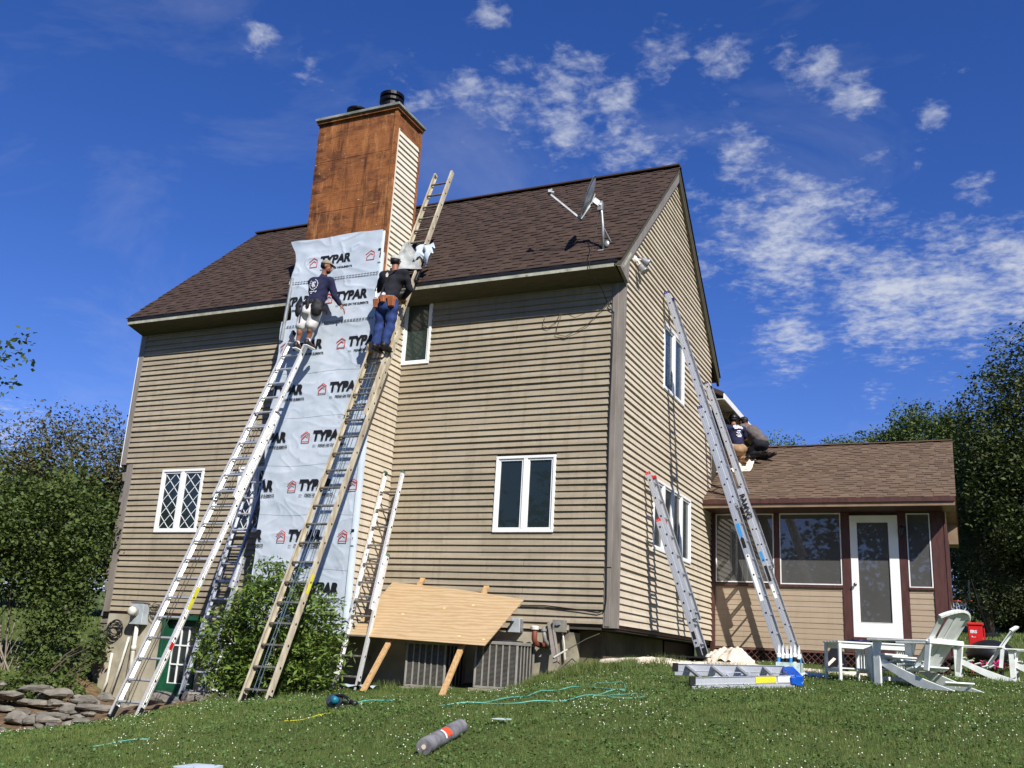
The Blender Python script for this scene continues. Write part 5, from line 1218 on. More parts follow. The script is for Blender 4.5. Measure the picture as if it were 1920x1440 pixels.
def plywood():
    for (f, t, lb) in (((-3.30,-1.40,-1.12),(-3.215,-.07,.60),'left wooden stud slanting up behind the plywood sheet'), ((-2.02,-1.40,-1.10),(-2.08,-.07,.50),'right wooden stud slanting up behind the plywood sheet')):
        q = MB(); q.beam(f, t, .085, .038, up=(0,-1,.8)); tag(q.build('wooden_stud', M['lumber'], None, bevel=.002), lb, 'stud', 'studs propping the plywood sheet')
    TL, TR, BR, BL = [V(p) for p in ((-3.68,-.215,.51),(-1.30,-.385,.29),(-1.62,-.955,-.40),(-3.96,-.905,-.35))]
    n = (TR-TL).cross(BL-TL).normalized(); n = n if n.y < 0 else -n
    q = MB(); m = 14; vs = []
    for s, off in ((0, 0), (1, .015)):
        for j in range(m+1):
            for i in range(m+1):
                a, b = i/m, j/m; p = (TL*(1-a)+TR*a)*(1-b) + (BL*(1-a)+BR*a)*b; vs.append(p + n*(off + .03*math.sin(math.pi*a)*(1-b)))
    fs = []
    for s in (0, 1):
        o = s*(m+1)**2
        for j in range(m):
            for i in range(m): k = o+j*(m+1)+i; fs.append((k, k+1, k+m+2, k+m+1))
    O = (m+1)**2
    for i in range(m):
        for (a, b) in ((i, i+1), (m*(m+1)+i, m*(m+1)+i+1), (i*(m+1), (i+1)*(m+1)), (i*(m+1)+m, (i+1)*(m+1)+m)): fs.append((a, b, O+b, O+a))
    q.add(vs, fs); tag(q.build('plywood_sheet', M['plywood'], None), 'big fresh plywood sheet leaning over the condensers', 'plywood sheet')
    q = MB(); R = random.Random(6)
    c = V((-3.55,-1.15,-1.10)); pts = []
    for i in range(7):
        for j in range(4): pts.append(c + V((i*.085-.25, j*.07, .02+R.uniform(0,.05))))
    q.add(pts, [(i*4+j, (i+1)*4+j, (i+1)*4+j+1, i*4+j+1) for i in range(6) for j in range(3)]); tag(q.build('wrap_scrap', M['wrap'], None, smooth=True), 'crumpled white scrap on the grass under the plywood sheet', 'scrap')
plywood()
def ladder_extras():
    # bag of house wrap hung on the cream ladder
    q = MB(); R = random.Random(8); n1, n2 = 16, 18; vs = []
    for j in range(n2+1):
        v = j/n2; s = 9.0-.72*v
        for i in range(n1+1):
            u = i/n1; w = .06+.34*min(1, v*2.2); l = -.24 + (u-.5)*w*1.15 + .30*v*v*(u > .7)*(u-.7)*3 + .05
            o = .10 + .07*math.sin(math.pi*u)*(.5+v) + .018*math.sin(9*u+5*v)+.014*math.sin(17*u-11*v)
            vs.append(P2(s-.75, l, o))
    q.add(vs, [(j*(n1+1)+i, j*(n1+1)+i+1, (j+1)*(n1+1)+i+1, (j+1)*(n1+1)+i) for j in range(n2) for i in range(n1)])
    tag(q.build('wrap_offcut', M['tarp'], None, smooth=True), 'grey crumpled offcut of house wrap draped over the cream ladder', 'wrap offcut')
    q = MB(); vs = []; n1 = 9
    for j in range(n1+1):
        for i in range(n1+1):
            u, v = i/n1, j/n1; vs.append(P2(7.72+.36*v+.10*math.sin(7*u), .12+.34*u*(1-.3*v), .14+.05*math.sin(8*u+3*v)+.05*math.sin(11*v-4*u)))
    q.add(vs, [(j*(n1+1)+i, j*(n1+1)+i+1, (j+1)*(n1+1)+i+1, (j+1)*(n1+1)+i) for j in range(n1) for i in range(n1)])
    tag(q.build('wrap_offcut', M['wrap'], None, smooth=True), 'small pale flap of house wrap caught on the right rail of the cream ladder', 'wrap offcut')
    # roof hook / stand-off in black under the bag
    q = MB(); q.beam(P2(7.62,-.22,.05), P2(7.62,.24,.05), .05, .05); q.beam(P2(7.62,.22,.05), P2(7.30,.22,.06), .05, .06); q.beam(P2(7.62,-.22,.05), P2(7.45,-.22,.05), .05, .05)
    tag(q.build('ladder_stabilizer', M['dark'], None, bevel=.006), 'black ladder bracket below the grey house wrap offcut', 'ladder bracket')
    q = MB(); s = 5.85
    q.beam(P2(s,-.235,.10), P2(s,.20,.10), .20, .03, up=P2(s,0,1.0)-P2(s,0,0)); o = q.build('platform', M['lumber'], None, bevel=.004)
    k = MB(); 
    for l in (-.20,.17): k.beam(P2(s,l,.14), P2(s-.28,l,.02), .03, .02)
    k.build('strut', M['alu_dull'], o); tag(o, 'small wooden step board under the boots of the worker in jeans', 'step board')
    # caulking gun at worker's side and blue level
ladder_extras()

# ------------------------------------------------------------------ things on the lawn
def G(x, y, h=0): return V((x, y, gz(x, y)+h))
def stepladder():
    b = G(2.1,-2.3); r = thing('stepladder', 'folded aluminium stepladder with blue top lying in the grass', 'stepladder', b)
    # lying on its back: feet at the left, blue top at the right
    fL, fR = V((1.42,-1.80,0)), V((1.80,-2.95,0)); tL, tR = V((2.62,-1.35,0)), V((2.80,-1.95,0))
    fL, fR, tL, tR = V((1.38,-1.85,0)), V((1.78,-2.60,0)), V((2.62,-1.55,0)), V((2.80,-2.02,0))
    def g(p, h):
        e = (tR-fR); nn = V((-e.y, e.x, 0)).normalized(); return V((p.x, p.y, gz(p.x, p.y)+h-.03+.13*max(0, (p-fR).dot(nn))))
    for (a, c, nm) in ((fL, tL, 'rail'), (fR, tR, 'rail')):
        q = MB(); q.beam(g(a,.12), g(c,.12), .006, .085); q.beam(g(a,.16), g(c,.16), .028, .005); q.beam(g(a,.08), g(c,.08), .028, .005); q.build('rail', M['alu'], r)
        q = MB(); q.beam(g(a,.05), g(c,.05), .02, .045); q.build('rear_rail', M['alu'], r)
        q = MB(); q.beam(g(a,.12)-(c-a).normalized()*.03, g(a,.12)+(c-a).normalized()*.04, .035, .10); q.build('foot', M['dark'], r, bevel=.005)
    for k in range(4):
        t = .12+.235*k; p, s = fL.lerp(tL, t), fR.lerp(tR, t); q = MB(); q.beam(g(p,.12), g(s,.12), .075, .022, up=(.75,.25,.6)); q.build('step', M['alu'], r)
    for k in range(3):
        t = .2+.28*k; p, s = fL.lerp(tL, t), fR.lerp(tR, t); q = MB(); q.beam(g(p,.045), g(s,.045), .02, .02); q.build('rear_bar', M['alu'], r)
    q = MB(); q.beam(g(tL,.11)+V((.03,.03,0)), g(tR,.10)+V((.03,-.03,0)), .13, .09, up=(0,0,1)); q.beam(g(tL,.10)+V((.06,.02,-.0)), g(tR,.10)+V((.06,-.02,0)), .09, .12); q.build('top_cap', M['blue'], r, bevel=.012)
    q = MB(); a, c = fR.lerp(tR, .62), fR.lerp(tR, .82); q.beam(g(a,.12)+V((.003,-.006,0)), g(c,.12)+V((.003,-.006,0)), .006, .065); q.build('label', M['yellow'], r, fix=False)
    q = MB(); a, c = fR.lerp(tR, .84), fR.lerp(tR, .97); q.beam(g(a,.12)+V((.003,-.006,0)), g(c,.12)+V((.003,-.006,0)), .006, .065); q.build('label', M['print'], r, fix=False)
    q = MB(); q.beam(g(fL.lerp(fR,.45),.13)+V((.62,.2,0)), g(fL.lerp(fR,.45),.13)+V((.78,.26,0)), .10, .02); q.build('tray', M['blue'], r, bevel=.005)
stepladder()
def roll():
    a, c = G(.835,-6.93,.066), G(.745,-6.17,.066); r = thing('felt_roll', 'grey roll of roofing felt with orange label lying on the lawn', 'felt roll', (a+c)/2-V((0,0,.066)))
    d = (c-a).normalized(); q = MB(); n = 34
    L = (c-a).length; prof = [(.016,-.0),(.052,-.001)]
    R = random.Random(1); prof += [(.063+R.uniform(-.0025,.0025), L*k/14) for k in range(15)] + [(.052,L+.001),(.016,L)]
    q.lathe(a, prof, n, axis=d); o = q.build('roll', M['felt'], r, smooth=False)
    k = MB(); k.lathe(a-d*.004, [(.008,0),(.018,0),(.018,.008)], 16, axis=d); k.build('core', M['canvas'], r)
    lb = MB(); up = V((0,0,1)); sd = d.cross(up).normalized(); u2 = sd.cross(d)
    for (f0, f1, t0, t1, m, nm) in ((.42,.56,.2,1.5,'orange','label'), (.38,.42,.1,1.4,'print','label_stripe')):
        lb = MB(); vs = []; K = 10
        for i in range(K+1):
            t = t0+(t1-t0)*i/K
            for f in (f0, f1): vs.append(a + d*(L*f) + (sd*math.cos(t)+u2*math.sin(t))*.0665)
        lb.add(vs, [(2*i, 2*i+1, 2*i+3, 2*i+2) for i in range(K)]); lb.build(nm, M[m], o, smooth=True, fix=False)
roll()
def saw():
    b = G(-1.38,-4.78); r = thing('circular_saw', 'black and teal circular saw lying on the lawn', 'circular saw', b)
    q = MB(); q.lathe(b+V((-.08,0,.06)), [(.01,0),(.085,0),(.09,.01),(.09,.04),(.05,.045)], 24, axis=(.2,-.55,.8)); q.build('blade_guard', M['steel'], r, smooth=False)
    q = MB(); q.box(b.x-.18,b.x+.13,b.y-.07,b.y+.10,b.z+.015,b.z+.022); q.build('shoe_plate', M['steel'], r)
    q = MB(); q.tube([b+V((-.04,-.03,.07)), b+V((-.01,-.13,.10))], [.042,.036], 14); q.build('motor', M['teal'], r, smooth=True)
    q = MB(); q.tube([b+V((-.10,.02,.12)), b+V((.0,.02,.135)), b+V((.08,.0,.11)), b+V((.12,-.01,.07))], .017, 10); q.tube([b+V((.12,-.01,.07)), b+V((.02,0,.06))], .020, 10); q.tube([b+V((.12,-.01,.08)), b+V((.20,-.02,.06))], [.022,.028], 10); q.build('handle', M['dark'], r, smooth=True)
saw()
def hoses():
    def hose(name, pts, rad, m, lb, cat, h=.03):
        rad *= .62; h -= .012
        P = []; 
        for (p, q) in zip(pts[:-1], pts[1:]):
            for k in range(6): t = k/6; x = p[0]+(q[0]-p[0])*t; y = p[1]+(q[1]-p[1])*t; P.append((x+.012*math.sin(9*x+5*y), y+.012*math.cos(8*y), gz(x, y)+h+.012*math.sin(6*x+9*y)))
        q = MB(); q.tube(P, rad, 6); tag(q.build(name, m, None, smooth=True), lb, cat)
    hose('air_hose', [(-.16,-4.87),(.15,-4.61),(.55,-4.55),(.92,-4.26),(1.1,-3.65),(1.2,-3.2),(.95,-2.5),(.75,-1.9),(.45,-1.9),(.62,-2.6),(.9,-3.3)], .011, M['cyan'], 'pale green air hose looping over the middle of the lawn', 'air hose', .04)
    hose('air_hose', [(.0,-4.75),(.30,-4.2),(.4,-3.2),(.55,-2.7),(1.0,-3.2),(1.35,-3.55)], .011, M['cyan'], 'thinner pale green hose strand behind the main hose loop', 'air hose', .035)
    hose('air_hose', [(1.12,-4.02),(1.2,-3.75),(1.5,-3.72),(1.62,-3.9),(1.5,-4.0),(1.25,-4.0)], .010, M['cyan'], 'small closed loop of pale green hose nearest the stepladder', 'air hose', .04)
    hose('air_hose', [(-1.22,-4.78),(-1.12,-4.60),(-1.05,-4.45),(-.95,-4.62),(-.80,-4.72)], .010, M['cyan'], 'short green hose end beside the circular saw', 'air hose', .06)
    hose('air_hose', [(-2.62,-6.85),(-2.45,-6.66),(-2.2,-6.5)], .009, M['cyan'], 'bit of pale green hose in the grass at far left', 'air hose', .035)
    hose('yellow_cord', [(-1.35,-5.75),(-1.22,-5.62),(-1.17,-5.48),(-1.05,-5.42)], .007, M['yellow'], 'short yellow cord lying in the grass left of the saw', 'cord', .035)
hoses()
def small_ground():
    c = G(.85,-5.6,.035); q = MB(); q.hexa([c+V(p) for p in ((-.07,-.05,0),(.06,-.065,0),(.075,.05,0),(-.055,.065,0),(-.07,-.05,.006),(.06,-.065,.006),(.075,.05,.012),(-.055,.065,.008))]); tag(q.build('blade_packet', M['card'], None), 'small shiny packet lying on the lawn above the felt roll', 'packet')
    c = G(-.70,-7.60,.03); q = MB(); q.hexa([c+V(p) for p in ((-.16,-.1,0),(.16,-.08,0),(.14,.1,0),(-.12,.1,0),(-.16,-.1,.012),(.16,-.08,.012),(.14,.1,.03),(-.12,.1,.02))]); tag(q.build('sheet_offcut', M['wrap'], None), 'pale offcut at the very bottom edge of the lawn', 'offcut')
    # black bin that carries the short ladder
    b = G(1.0,1.15); z0 = b.z; r = thing('storage_bin', 'black plastic bin under the ladder with red end caps', 'bin', b)
    q = MB(); q.hexa([(.74,.60,z0),(1.26,.60,z0),(1.22,1.55,z0),(.78,1.55,z0),(.66,.50,-.40),(1.34,.50,-.40),(1.30,1.62,-.40),(.70,1.62,-.40)]); q.build('tub', M['dark'], r, bevel=.01)
    q = MB(); q.box(.62,1.38,.46,1.66,-.40,-.375); q.build('rim', M['dark'], r, bevel=.006)
    q = MB(); q.box(.86,.98,.455,.47,-.47,-.44); q.build('sticker', M['print'], r)
    # drop cloths
    def heap(name, cx, cy, rx, ry, h, lb, rot=0, seed=0, m='canvas', n=34, base=None, cat='drop cloth'):
        vs = []; R = np.random.default_rng(seed); ph = R.uniform(0, 6, 8)
        for j in range(n+1):
            for i in range(n+1):
                u, v = i/n*2-1, j/n*2-1; rr = math.sqrt(u*u+v*v); x = rx*u; y = ry*v
                fall = max(0, 1-rr**1.6*(1+.22*math.sin(3*math.atan2(v,u)+ph[0])))
                z = h*(fall**.8)*(.65+.35*math.sin(3.1*u+ph[1])*math.cos(2.6*v+ph[2])) + h*.13*abs(math.sin(9*u+6*v+2*math.sin(4*v+ph[3])))*(fall > 0) + .012*math.sin(14*u-9*v+ph[4])
                X, Y = cx+x*math.cos(rot)-y*math.sin(rot), cy+x*math.sin(rot)+y*math.cos(rot)
                zz = (gz(X, Y) if base is None else base(X, Y)) + (z if fall > 0 else -.03); vs.append((X, Y, zz+.015))
        q = MB(); q.add(vs, [(j*(n+1)+i, j*(n+1)+i+1, (j+1)*(n+1)+i+1, (j+1)*(n+1)+i) for j in range(n) for i in range(n)]); o = q.build(name, M[m], None, smooth=True, fix=False); tag(o, lb, cat); return o
    heap('drop_cloth', 1.50,.55,.36,.34,.34,'bunched cream drop cloth heap beside the black bin', seed=1)
    heap('drop_cloth', 1.75,.15,.95,.26,.08,'flat cream drop cloth strip along the porch skirt edge', seed=2, rot=.05)
    heap('drop_cloth', .45,.28,.75,.16,.06,'narrow cream drop cloth strip below the gable foundation', seed=3, rot=.02)
    heap('drop_cloth', 1.98,-1.15,.30,.16,.13,'small white rag behind the lying stepladder', seed=4, m='wrap')
    heap('drop_cloth', 2.75,-.55,.22,.14,.05,'white rag under the caulk tube bucket', seed=6, m='wrap')
    heap('drop_cloth', 2.75,.40,.8,.10,.05,'thin cream cloth edge under the leaning black panel', seed=7)
    rz_ = lambda x, y: 2.715+(y-5.07)*.534
    heap('drop_cloth', .30,7.10,.36,.50,.10,'cream canvas spread on the porch roof under the kneeling workers', seed=5, base=rz_)
    # caulk tubes in a bucket
    b = G(2.45,-.30); r = thing('tube_bucket', 'clear box packed with white caulk tubes at the foot of the tall gable ladder', 'bucket', b)
    q = MB(); x0, x1, y0, y1, z0, z1 = b.x-.13, b.x+.19, b.y-.12, b.y+.10, b.z, b.z+.16
    q.box(x0,x1,y0,y0+.006,z0,z1); q.box(x0,x1,y1-.006,y1,z0,z1); q.box(x0,x0+.006,y0,y1,z0,z1); q.box(x1-.006,x1,y0,y1,z0,z1); q.box(x0,x1,y0,y1,z0,z0+.006); q.build('box', M['card'], r)
    R = random.Random(3); k = 0
    for i in range(6):
        for j in range(2):
            c = V((x0+.035+i*.05+R.uniform(-.004,.004), y0+.055+j*.085, z0+.01)); h = .235+R.uniform(0,.03); q = MB()
            q.lathe(c, [(.0235,0),(.0235,h),(.018,h+.004),(.008,h+.012),(.0075,h+.03),(.0035,h+.115)], 12); o = q.build('tube', M['pvc'] if False else M['white'], r, smooth=False)
            s = MB(); s.lathe(c, [(.0238,h-.10),(.0238,h-.04)], 12); s.build('band', M['ink'] if (i+j)%3 else M['sky_label'], o, fix=False)
    # black panel with symbols leaning on the lattice
    q = MB(); q.hexa([(2.72,.55,-.52),(3.16,.42,-.55),(3.16,.47,-.55),(2.72,.60,-.52),(2.86,.86,-.16),(3.0,.84,-.15),(3.0,.89,-.15),(2.86,.91,-.16)])
    o = q.build('black_case', M['dark'], None, bevel=.006); tag(o, 'black triangular case with pale markings against the lattice skirt', 'case')
    s = MB(); n_ = V((-.1,-.8,.6)).normalized()
    s.beam((2.84,.62,-.40),(2.93,.71,-.30),.045,.004, up=n_); s.tube([V((3.02+.035*math.cos(t),.60+.02*math.sin(t),-.40+.03*math.sin(t))) for t in np.linspace(0,6.28,14)], .006, 5); s.build('marking', M['canvas'], o, fix=False)
    # rocks by the basement door
    for i, (x, y, s, lb) in enumerate(((-6.55,-1.85,.30,'flat dark boulder left of the cream ladder foot'),(-6.05,-1.75,.26,'low grey boulder at the edge of the shrub'),(-7.05,-2.1,.22,'small rounded boulder before the green door'),(-5.55,-1.9,.22,'dark half buried stone under the shrub'))):
        rock('boulder', x, y, s, .5, i, M['stone_grey'], lb, 'boulder', 'boulders at the lawn edge by the basement door')
def rock(name, x, y, s, flat, seed, m, lb, cat, grp, dz=0.0, rot=0):
    R = np.random.default_rng(seed+50); q = MB(); q.ball((0,0,0), 1, 12, 8); vs = []
    ax = R.normal(size=(9,3)); ax /= np.linalg.norm(ax, axis=1)[:,None]; dd = R.uniform(.45,.85,9)
    c, sn = math.cos(rot), math.sin(rot)
    for v in q.v:
        p = np.array(v); 
        for a, d in zip(ax, dd):
            t = p@a
            if t > d: p = p - a*(t-d)*.92
        p = p*s*np.array([1.25, .85, flat]); p += R.normal(size=3)*s*.018; vs.append((x+p[0]*c-p[1]*sn, y+p[0]*sn+p[1]*c, gz(x, y)+p[2]+s*flat*.45+dz))
    o = MB(); o.add(vs, q.f); ob = o.build(name, m, None); tag(ob, lb, cat, grp); return ob
small_ground()
def stones():
    R = random.Random(12); k = 0; lab = 'tan flat fieldstone in the loose stone pile at the left edge'
    for row in range(5):
        for i in range(16):
            t = i/15; x = -5.75 - 3.5*t - row*.38 + R.uniform(-.12,.12); y = -4.05 - .65*t + row*.42 + R.uniform(-.10,.10)
            if x > -5.5: continue
            s = R.uniform(.09,.24); m = M['stone'] if R.random() < .5 else M['stone_grey']
            rock('fieldstone', x, y, s, R.uniform(.28,.5), 100+k, m, lab, 'stone', 'loose fieldstones at the left edge', dz=R.uniform(-.03,.07)+.03*row, rot=R.uniform(-.7,.5)); k += 1
stones()

# ------------------------------------------------------------------ garden furniture
def plank(mb, a, c, w, t, up=(0,0,1)): mb.beam(a, c, w, t, up=up)
def make_chair(label, loc):
    r = thing('adirondack_chair', label, 'chair', (0,0,0), 'white garden chairs'); W = M['resin']
    for s in (-1, 1):
        x = s*.29
        q = MB(); q.beam((x+s*.03,.36,0), (x+s*.03,.36,.545), .032, .10, up=(0,1,0)); q.build('front_leg', W, r, bevel=.006)
        q = MB(); n = 10; top = []; bot = []      # long side rail, seat support down to the rear foot
        for i in range(n+1):
            t = i/n; y = .40-1.02*t; z = .385-.375*t-.05*math.sin(math.pi*t)*.6; h = .135*(1-.25*abs(2*t-1)); top.append((y, z)); bot.append((y-.02, max(.0, z-h)))
        q.prism([*top, *bot[::-1]], 0, x-.014, x+.014); q.build('side_rail', W, r, bevel=.004)
        q = MB(); q.prism([(x-s*.10,.46),(x+s*.09,.46),(x+s*.10,.30),(x+s*.07,-.36),(x-s*.02,-.40),(x-s*.04,.0)], 2, .545, .568); q.build('armrest', W, r, bevel=.006)
        q = MB(); q.prism([(.31,.545),(.31,.40),(.27,.545)], 0, x+s*.05-.01, x+s*.05+.012); q.build('arm_brace', W, r); q = MB(); q.beam((x+s*.03,-.31,.22),(x+s*.03,-.36,.545),.03,.06, up=(0,1,0)); q.build('rear_post', W, r)
    for k in range(5):
        y = .39-.115*k; z = .385-.04*k; q = MB(); q.beam((-.30,y,z+.008-(.015 if k == 0 else 0)), (.30,y,z+.008-(.015 if k == 0 else 0)), .098, .02, up=(0,.3,1)); q.build('seat_slat', W, r, bevel=.004)
    b0, b1 = V((0,-.10,.20)), V((0,-.62,.93)); d = (b1-b0)
    for k in range(5):
        x = (k-2)*.112; ln = 1.0-.045*abs(k-2)**1.6; q = MB(); c0 = b0+V((x*.86,-.012*abs(k-2)**2*-1,0)); c1 = b0 + d*ln + V((x*1.06,.012*abs(k-2)**2,0))
        q.beam(c0, c1, .102, .018, up=(0,1,.3)); 
        q.build('back_slat', W, r, bevel=.005)
    q = MB(); arc = []   # curved top rail
    for k in range(13):
        a = -1+k/6; p = b0 + d*(.985-.11*a*a) + V((a*.285,.05*a*a+.0,0)); arc.append(p)
    for p, s in zip(arc[:-1], arc[1:]): q.beam(p, s, .028, .055, up=(0,1,.2))
    q.build('top_rail', W, r)
    q = MB(); q.beam((-.34,-.37,.555),(.34,-.37,.555),.05,.06); q.build('arm_rail', W, r, bevel=.005)
    q = MB(); q.beam((-.29,-.17,.24),(.29,-.17,.24),.09,.02, up=(0,.6,1)); q.beam((-.29,-.5,.08),(.29,-.5,.08),.07,.02, up=(0,.6,1)); q.build('cross_rail', W, r, bevel=.004)
    q = MB(); q.beam((-.29,.35,.10),(.29,.35,.10),.02,.05); q.build('front_stretcher', W, r)
    return r
ch = make_chair('nearest white adirondack chair, seen from behind beside the little white tables', (0,0,0))
ch.location = G(4.08,-1.10); ch.rotation_euler = (0,0,math.radians(58)); ch.scale = (.95,.95,.95)
ch2 = copy_tree(ch, G(4.78,4.6), math.radians(88), 'middle white adirondack chair in front of the dark blue tub, facing the nearest chair')
ch3 = copy_tree(ch, G(5.62,5.0), math.radians(84), 'rightmost white adirondack chair cut by the right edge of the picture')
def table(x, y, rz, lb, w=.46):
    r = thing('side_table', lb, 'side table', (0,0,0), 'little white side tables'); W = M['resin']
    for k in range(5): q = MB(); yy = (k-2)*w/5; q.box(-w/2,w/2,yy-w/10+.004,yy+w/10-.004,.44,.46); q.build('top_slat', W, r, bevel=.003)
    for a in (-1,1):
        for b in (-1,1): q = MB(); q.tube([(a*(w/2-.03),b*(w/2-.03),0),(a*(w/2-.03),b*(w/2-.03),.44)], .023, 8); q.build('leg', W, r)
        q = MB(); q.box(-w/2+.03,w/2-.03,a*(w/2-.03)-.01,a*(w/2-.03)+.01,.38,.44); q.build('apron', W, r); q = MB(); q.box(a*(w/2-.03)-.01,a*(w/2-.03)+.01,-w/2+.03,w/2-.03,.10,.14); q.build('stretcher', W, r)
    for k in (-1,0,1): q = MB(); q.box(w/2-.05,w/2-.04,k*.08-.02,k*.08+.02,.14,.42); q.build('side_slat', W, r)
    q = MB(); q.box(-w/2+.05,w/2-.05,-.12,.12,.14,.155); q.build('shelf', W, r)
    r.location = G(x, y); r.rotation_euler = (0,0,rz); return r
table(3.28,-.88,math.radians(30),'left white side table with a dark blue plate on top')
table(3.68,-.30,math.radians(20),'right white side table behind the nearest chair arm', .42)
c = G(3.38,-.82,.462); q = MB(); q.lathe(c, [(.06,0),(.14,.012),(.15,.022),(.145,.022),(.06,.008)], 28); tag(q.build('plate', M['table_blue'], None, smooth=True), 'dark blue plate lying on the left white side table', 'plate')
def far_right():
    b = G(4.85,7.9); r = thing('drink_cooler', 'red drink cooler cabinet with white lettering behind the chairs', 'cooler', b); z = b.z
    q = MB(); q.box(4.62,4.88,7.72,8.08,z,.56); q.build('cabinet', M['red'], r, bevel=.015)
    q = MB(); q.box(4.60,4.90,7.70,8.10,.56,.62); q.build('lid', M['red'], r, bevel=.02)
    q = MB(); q.box(4.90,4.92,7.75,8.05,.2,.52); q.build('handle_side', M['red'], r)
    text_obj('lettering', 'ERS', .075, .004, frame((4.66,7.715,.42),(1,0,0),(0,0,1)), M['print'], r)
    text_obj('small_print', 'a.....', .05, .002, frame((4.68,7.715,.34),(1,0,0),(0,0,1)), M['print'], r)
    b = G(4.98,6.7); r = thing('wheelbarrow_tub', 'dark blue rounded tub tipped beside the porch end', 'tub', b)
    q = MB(); q.ball(b+V((0,0,.42)), (.42,.5,.26), 24, 12); q.build('tub', M['dark'], r, smooth=True)
    q = MB(); q.lathe(b+V((0,0,.42)), [(.43,0),(.44,.02),(.42,.03)], 30); q.build('rim', M['navy_plastic'], r)
    q = MB(); q.tube([b+V((-.1,-.1,0)), b+V((-.1,-.1,.35))], .04, 8); q.tube([b+V((.15,-.05,0)), b+V((.15,-.05,.35))], .04, 8); q.build('foot', M['dark'], r)
    # basketball hoop
    b = G(5.2,19.8); r = thing('basketball_hoop', 'portable basketball hoop with leaning dark pole on the far lawn', 'basketball hoop', b)
    top = b + V((-.34,-.1,1.45)); q = MB(); q.tube([b, top], .035, 8); q.tube([b+V((-.22,-.1,.9)), top+V((-.05,0,.28))], .022, 8); q.build('pole', M['dark_metal'], r)
    q = MB(); q.box(b.x-.5,b.x+.3,b.y-.3,b.y+.3,b.z,b.z+.12); q.build('base', M['dark'], r, bevel=.03)
    bd = top + V((-.12,-.05,-.12)); q = MB(); q.box(bd.x-.02,bd.x+.02,bd.y-.45,bd.y+.45,bd.z-.3,bd.z+.3); q.build('backboard', M['glass'], r)
    rc = bd + V((-.30,0,-.30)); q = MB(); q.tube([rc+V((.22*math.cos(t),.22*math.sin(t),0)) for t in np.linspace(0,6.283,21)], .016, 6, caps=False); q.beam(rc+V((.2,0,0)), rc+V((.36,0,.04)), .08, .02); q.build('rim', M['orange_rim'], r)
    q = MB()
    for k in range(10):
        t = 2*math.pi*k/10; t2 = t+.9; t3 = t-.9
        for tt in (t2, t3): q.tube([rc+V((.22*math.cos(t),.22*math.sin(t),0)), rc+V((.15*math.cos(tt),.15*math.sin(tt),-.38))], .009, 4)
    q.build('net', M['net'], r, fix=False)
far_right()

# ------------------------------------------------------------------ vegetation
def leaf_arrays(C, size, R, asp=.5, up=.4, jit=.35, droop=None):
    """C (n,3) leaf positions -> rhombic leaves"""
    n = len(C); d = R.normal(size=(n,3)); d[:,2] = d[:,2]*.6 + (droop if droop is not None else 0); d /= np.linalg.norm(d, axis=1)[:,None]+1e-9
    nn = R.normal(size=(n,3)); nn[:,2] = np.abs(nn[:,2])+up; s = np.cross(d, nn); s /= np.linalg.norm(s, axis=1)[:,None]+1e-9; m = np.cross(s, d)
    L = (size*(1+R.uniform(-jit, jit, n)))[:,None]; W = L*asp
    v = np.stack([C, C+d*L*.45+s*W*.5+m*L*.06, C+d*L, C+d*L*.45-s*W*.5+m*L*.06], 1).reshape(-1,3)
    return v, np.arange(4*n).reshape(n,4), np.repeat(R.uniform(0,1,n), 4)
def lobes_points(lobes, n_cl, per, spread, R, shell=.55, flat=1.0):
    """clusters spread through ellipsoid lobes, denser near their surface"""
    vol = np.array([l[1][0]*l[1][1]*l[1][2] for l in lobes])**.67; vol = vol/vol.sum(); cs = []
    for (c, r), w in zip(lobes, vol):
        k = max(3, int(n_cl*w)); d = R.normal(size=(k,3)); d /= np.linalg.norm(d, axis=1)[:,None]
        rad = (shell + (1-shell)*R.uniform(0,1,k)**.6)*(1+R.normal(size=k)*.09); cs.append(np.array(c)+d*rad[:,None]*np.array(r))
    cs = np.concatenate(cs); g_ = R.normal(size=(len(cs)*per,3)); g_ *= np.minimum(1, 1.7/(np.linalg.norm(g_, axis=1)+1e-6))[:,None]; pts = np.repeat(cs, per, 0) + g_*spread*np.array([1,1,flat])
    return cs, pts
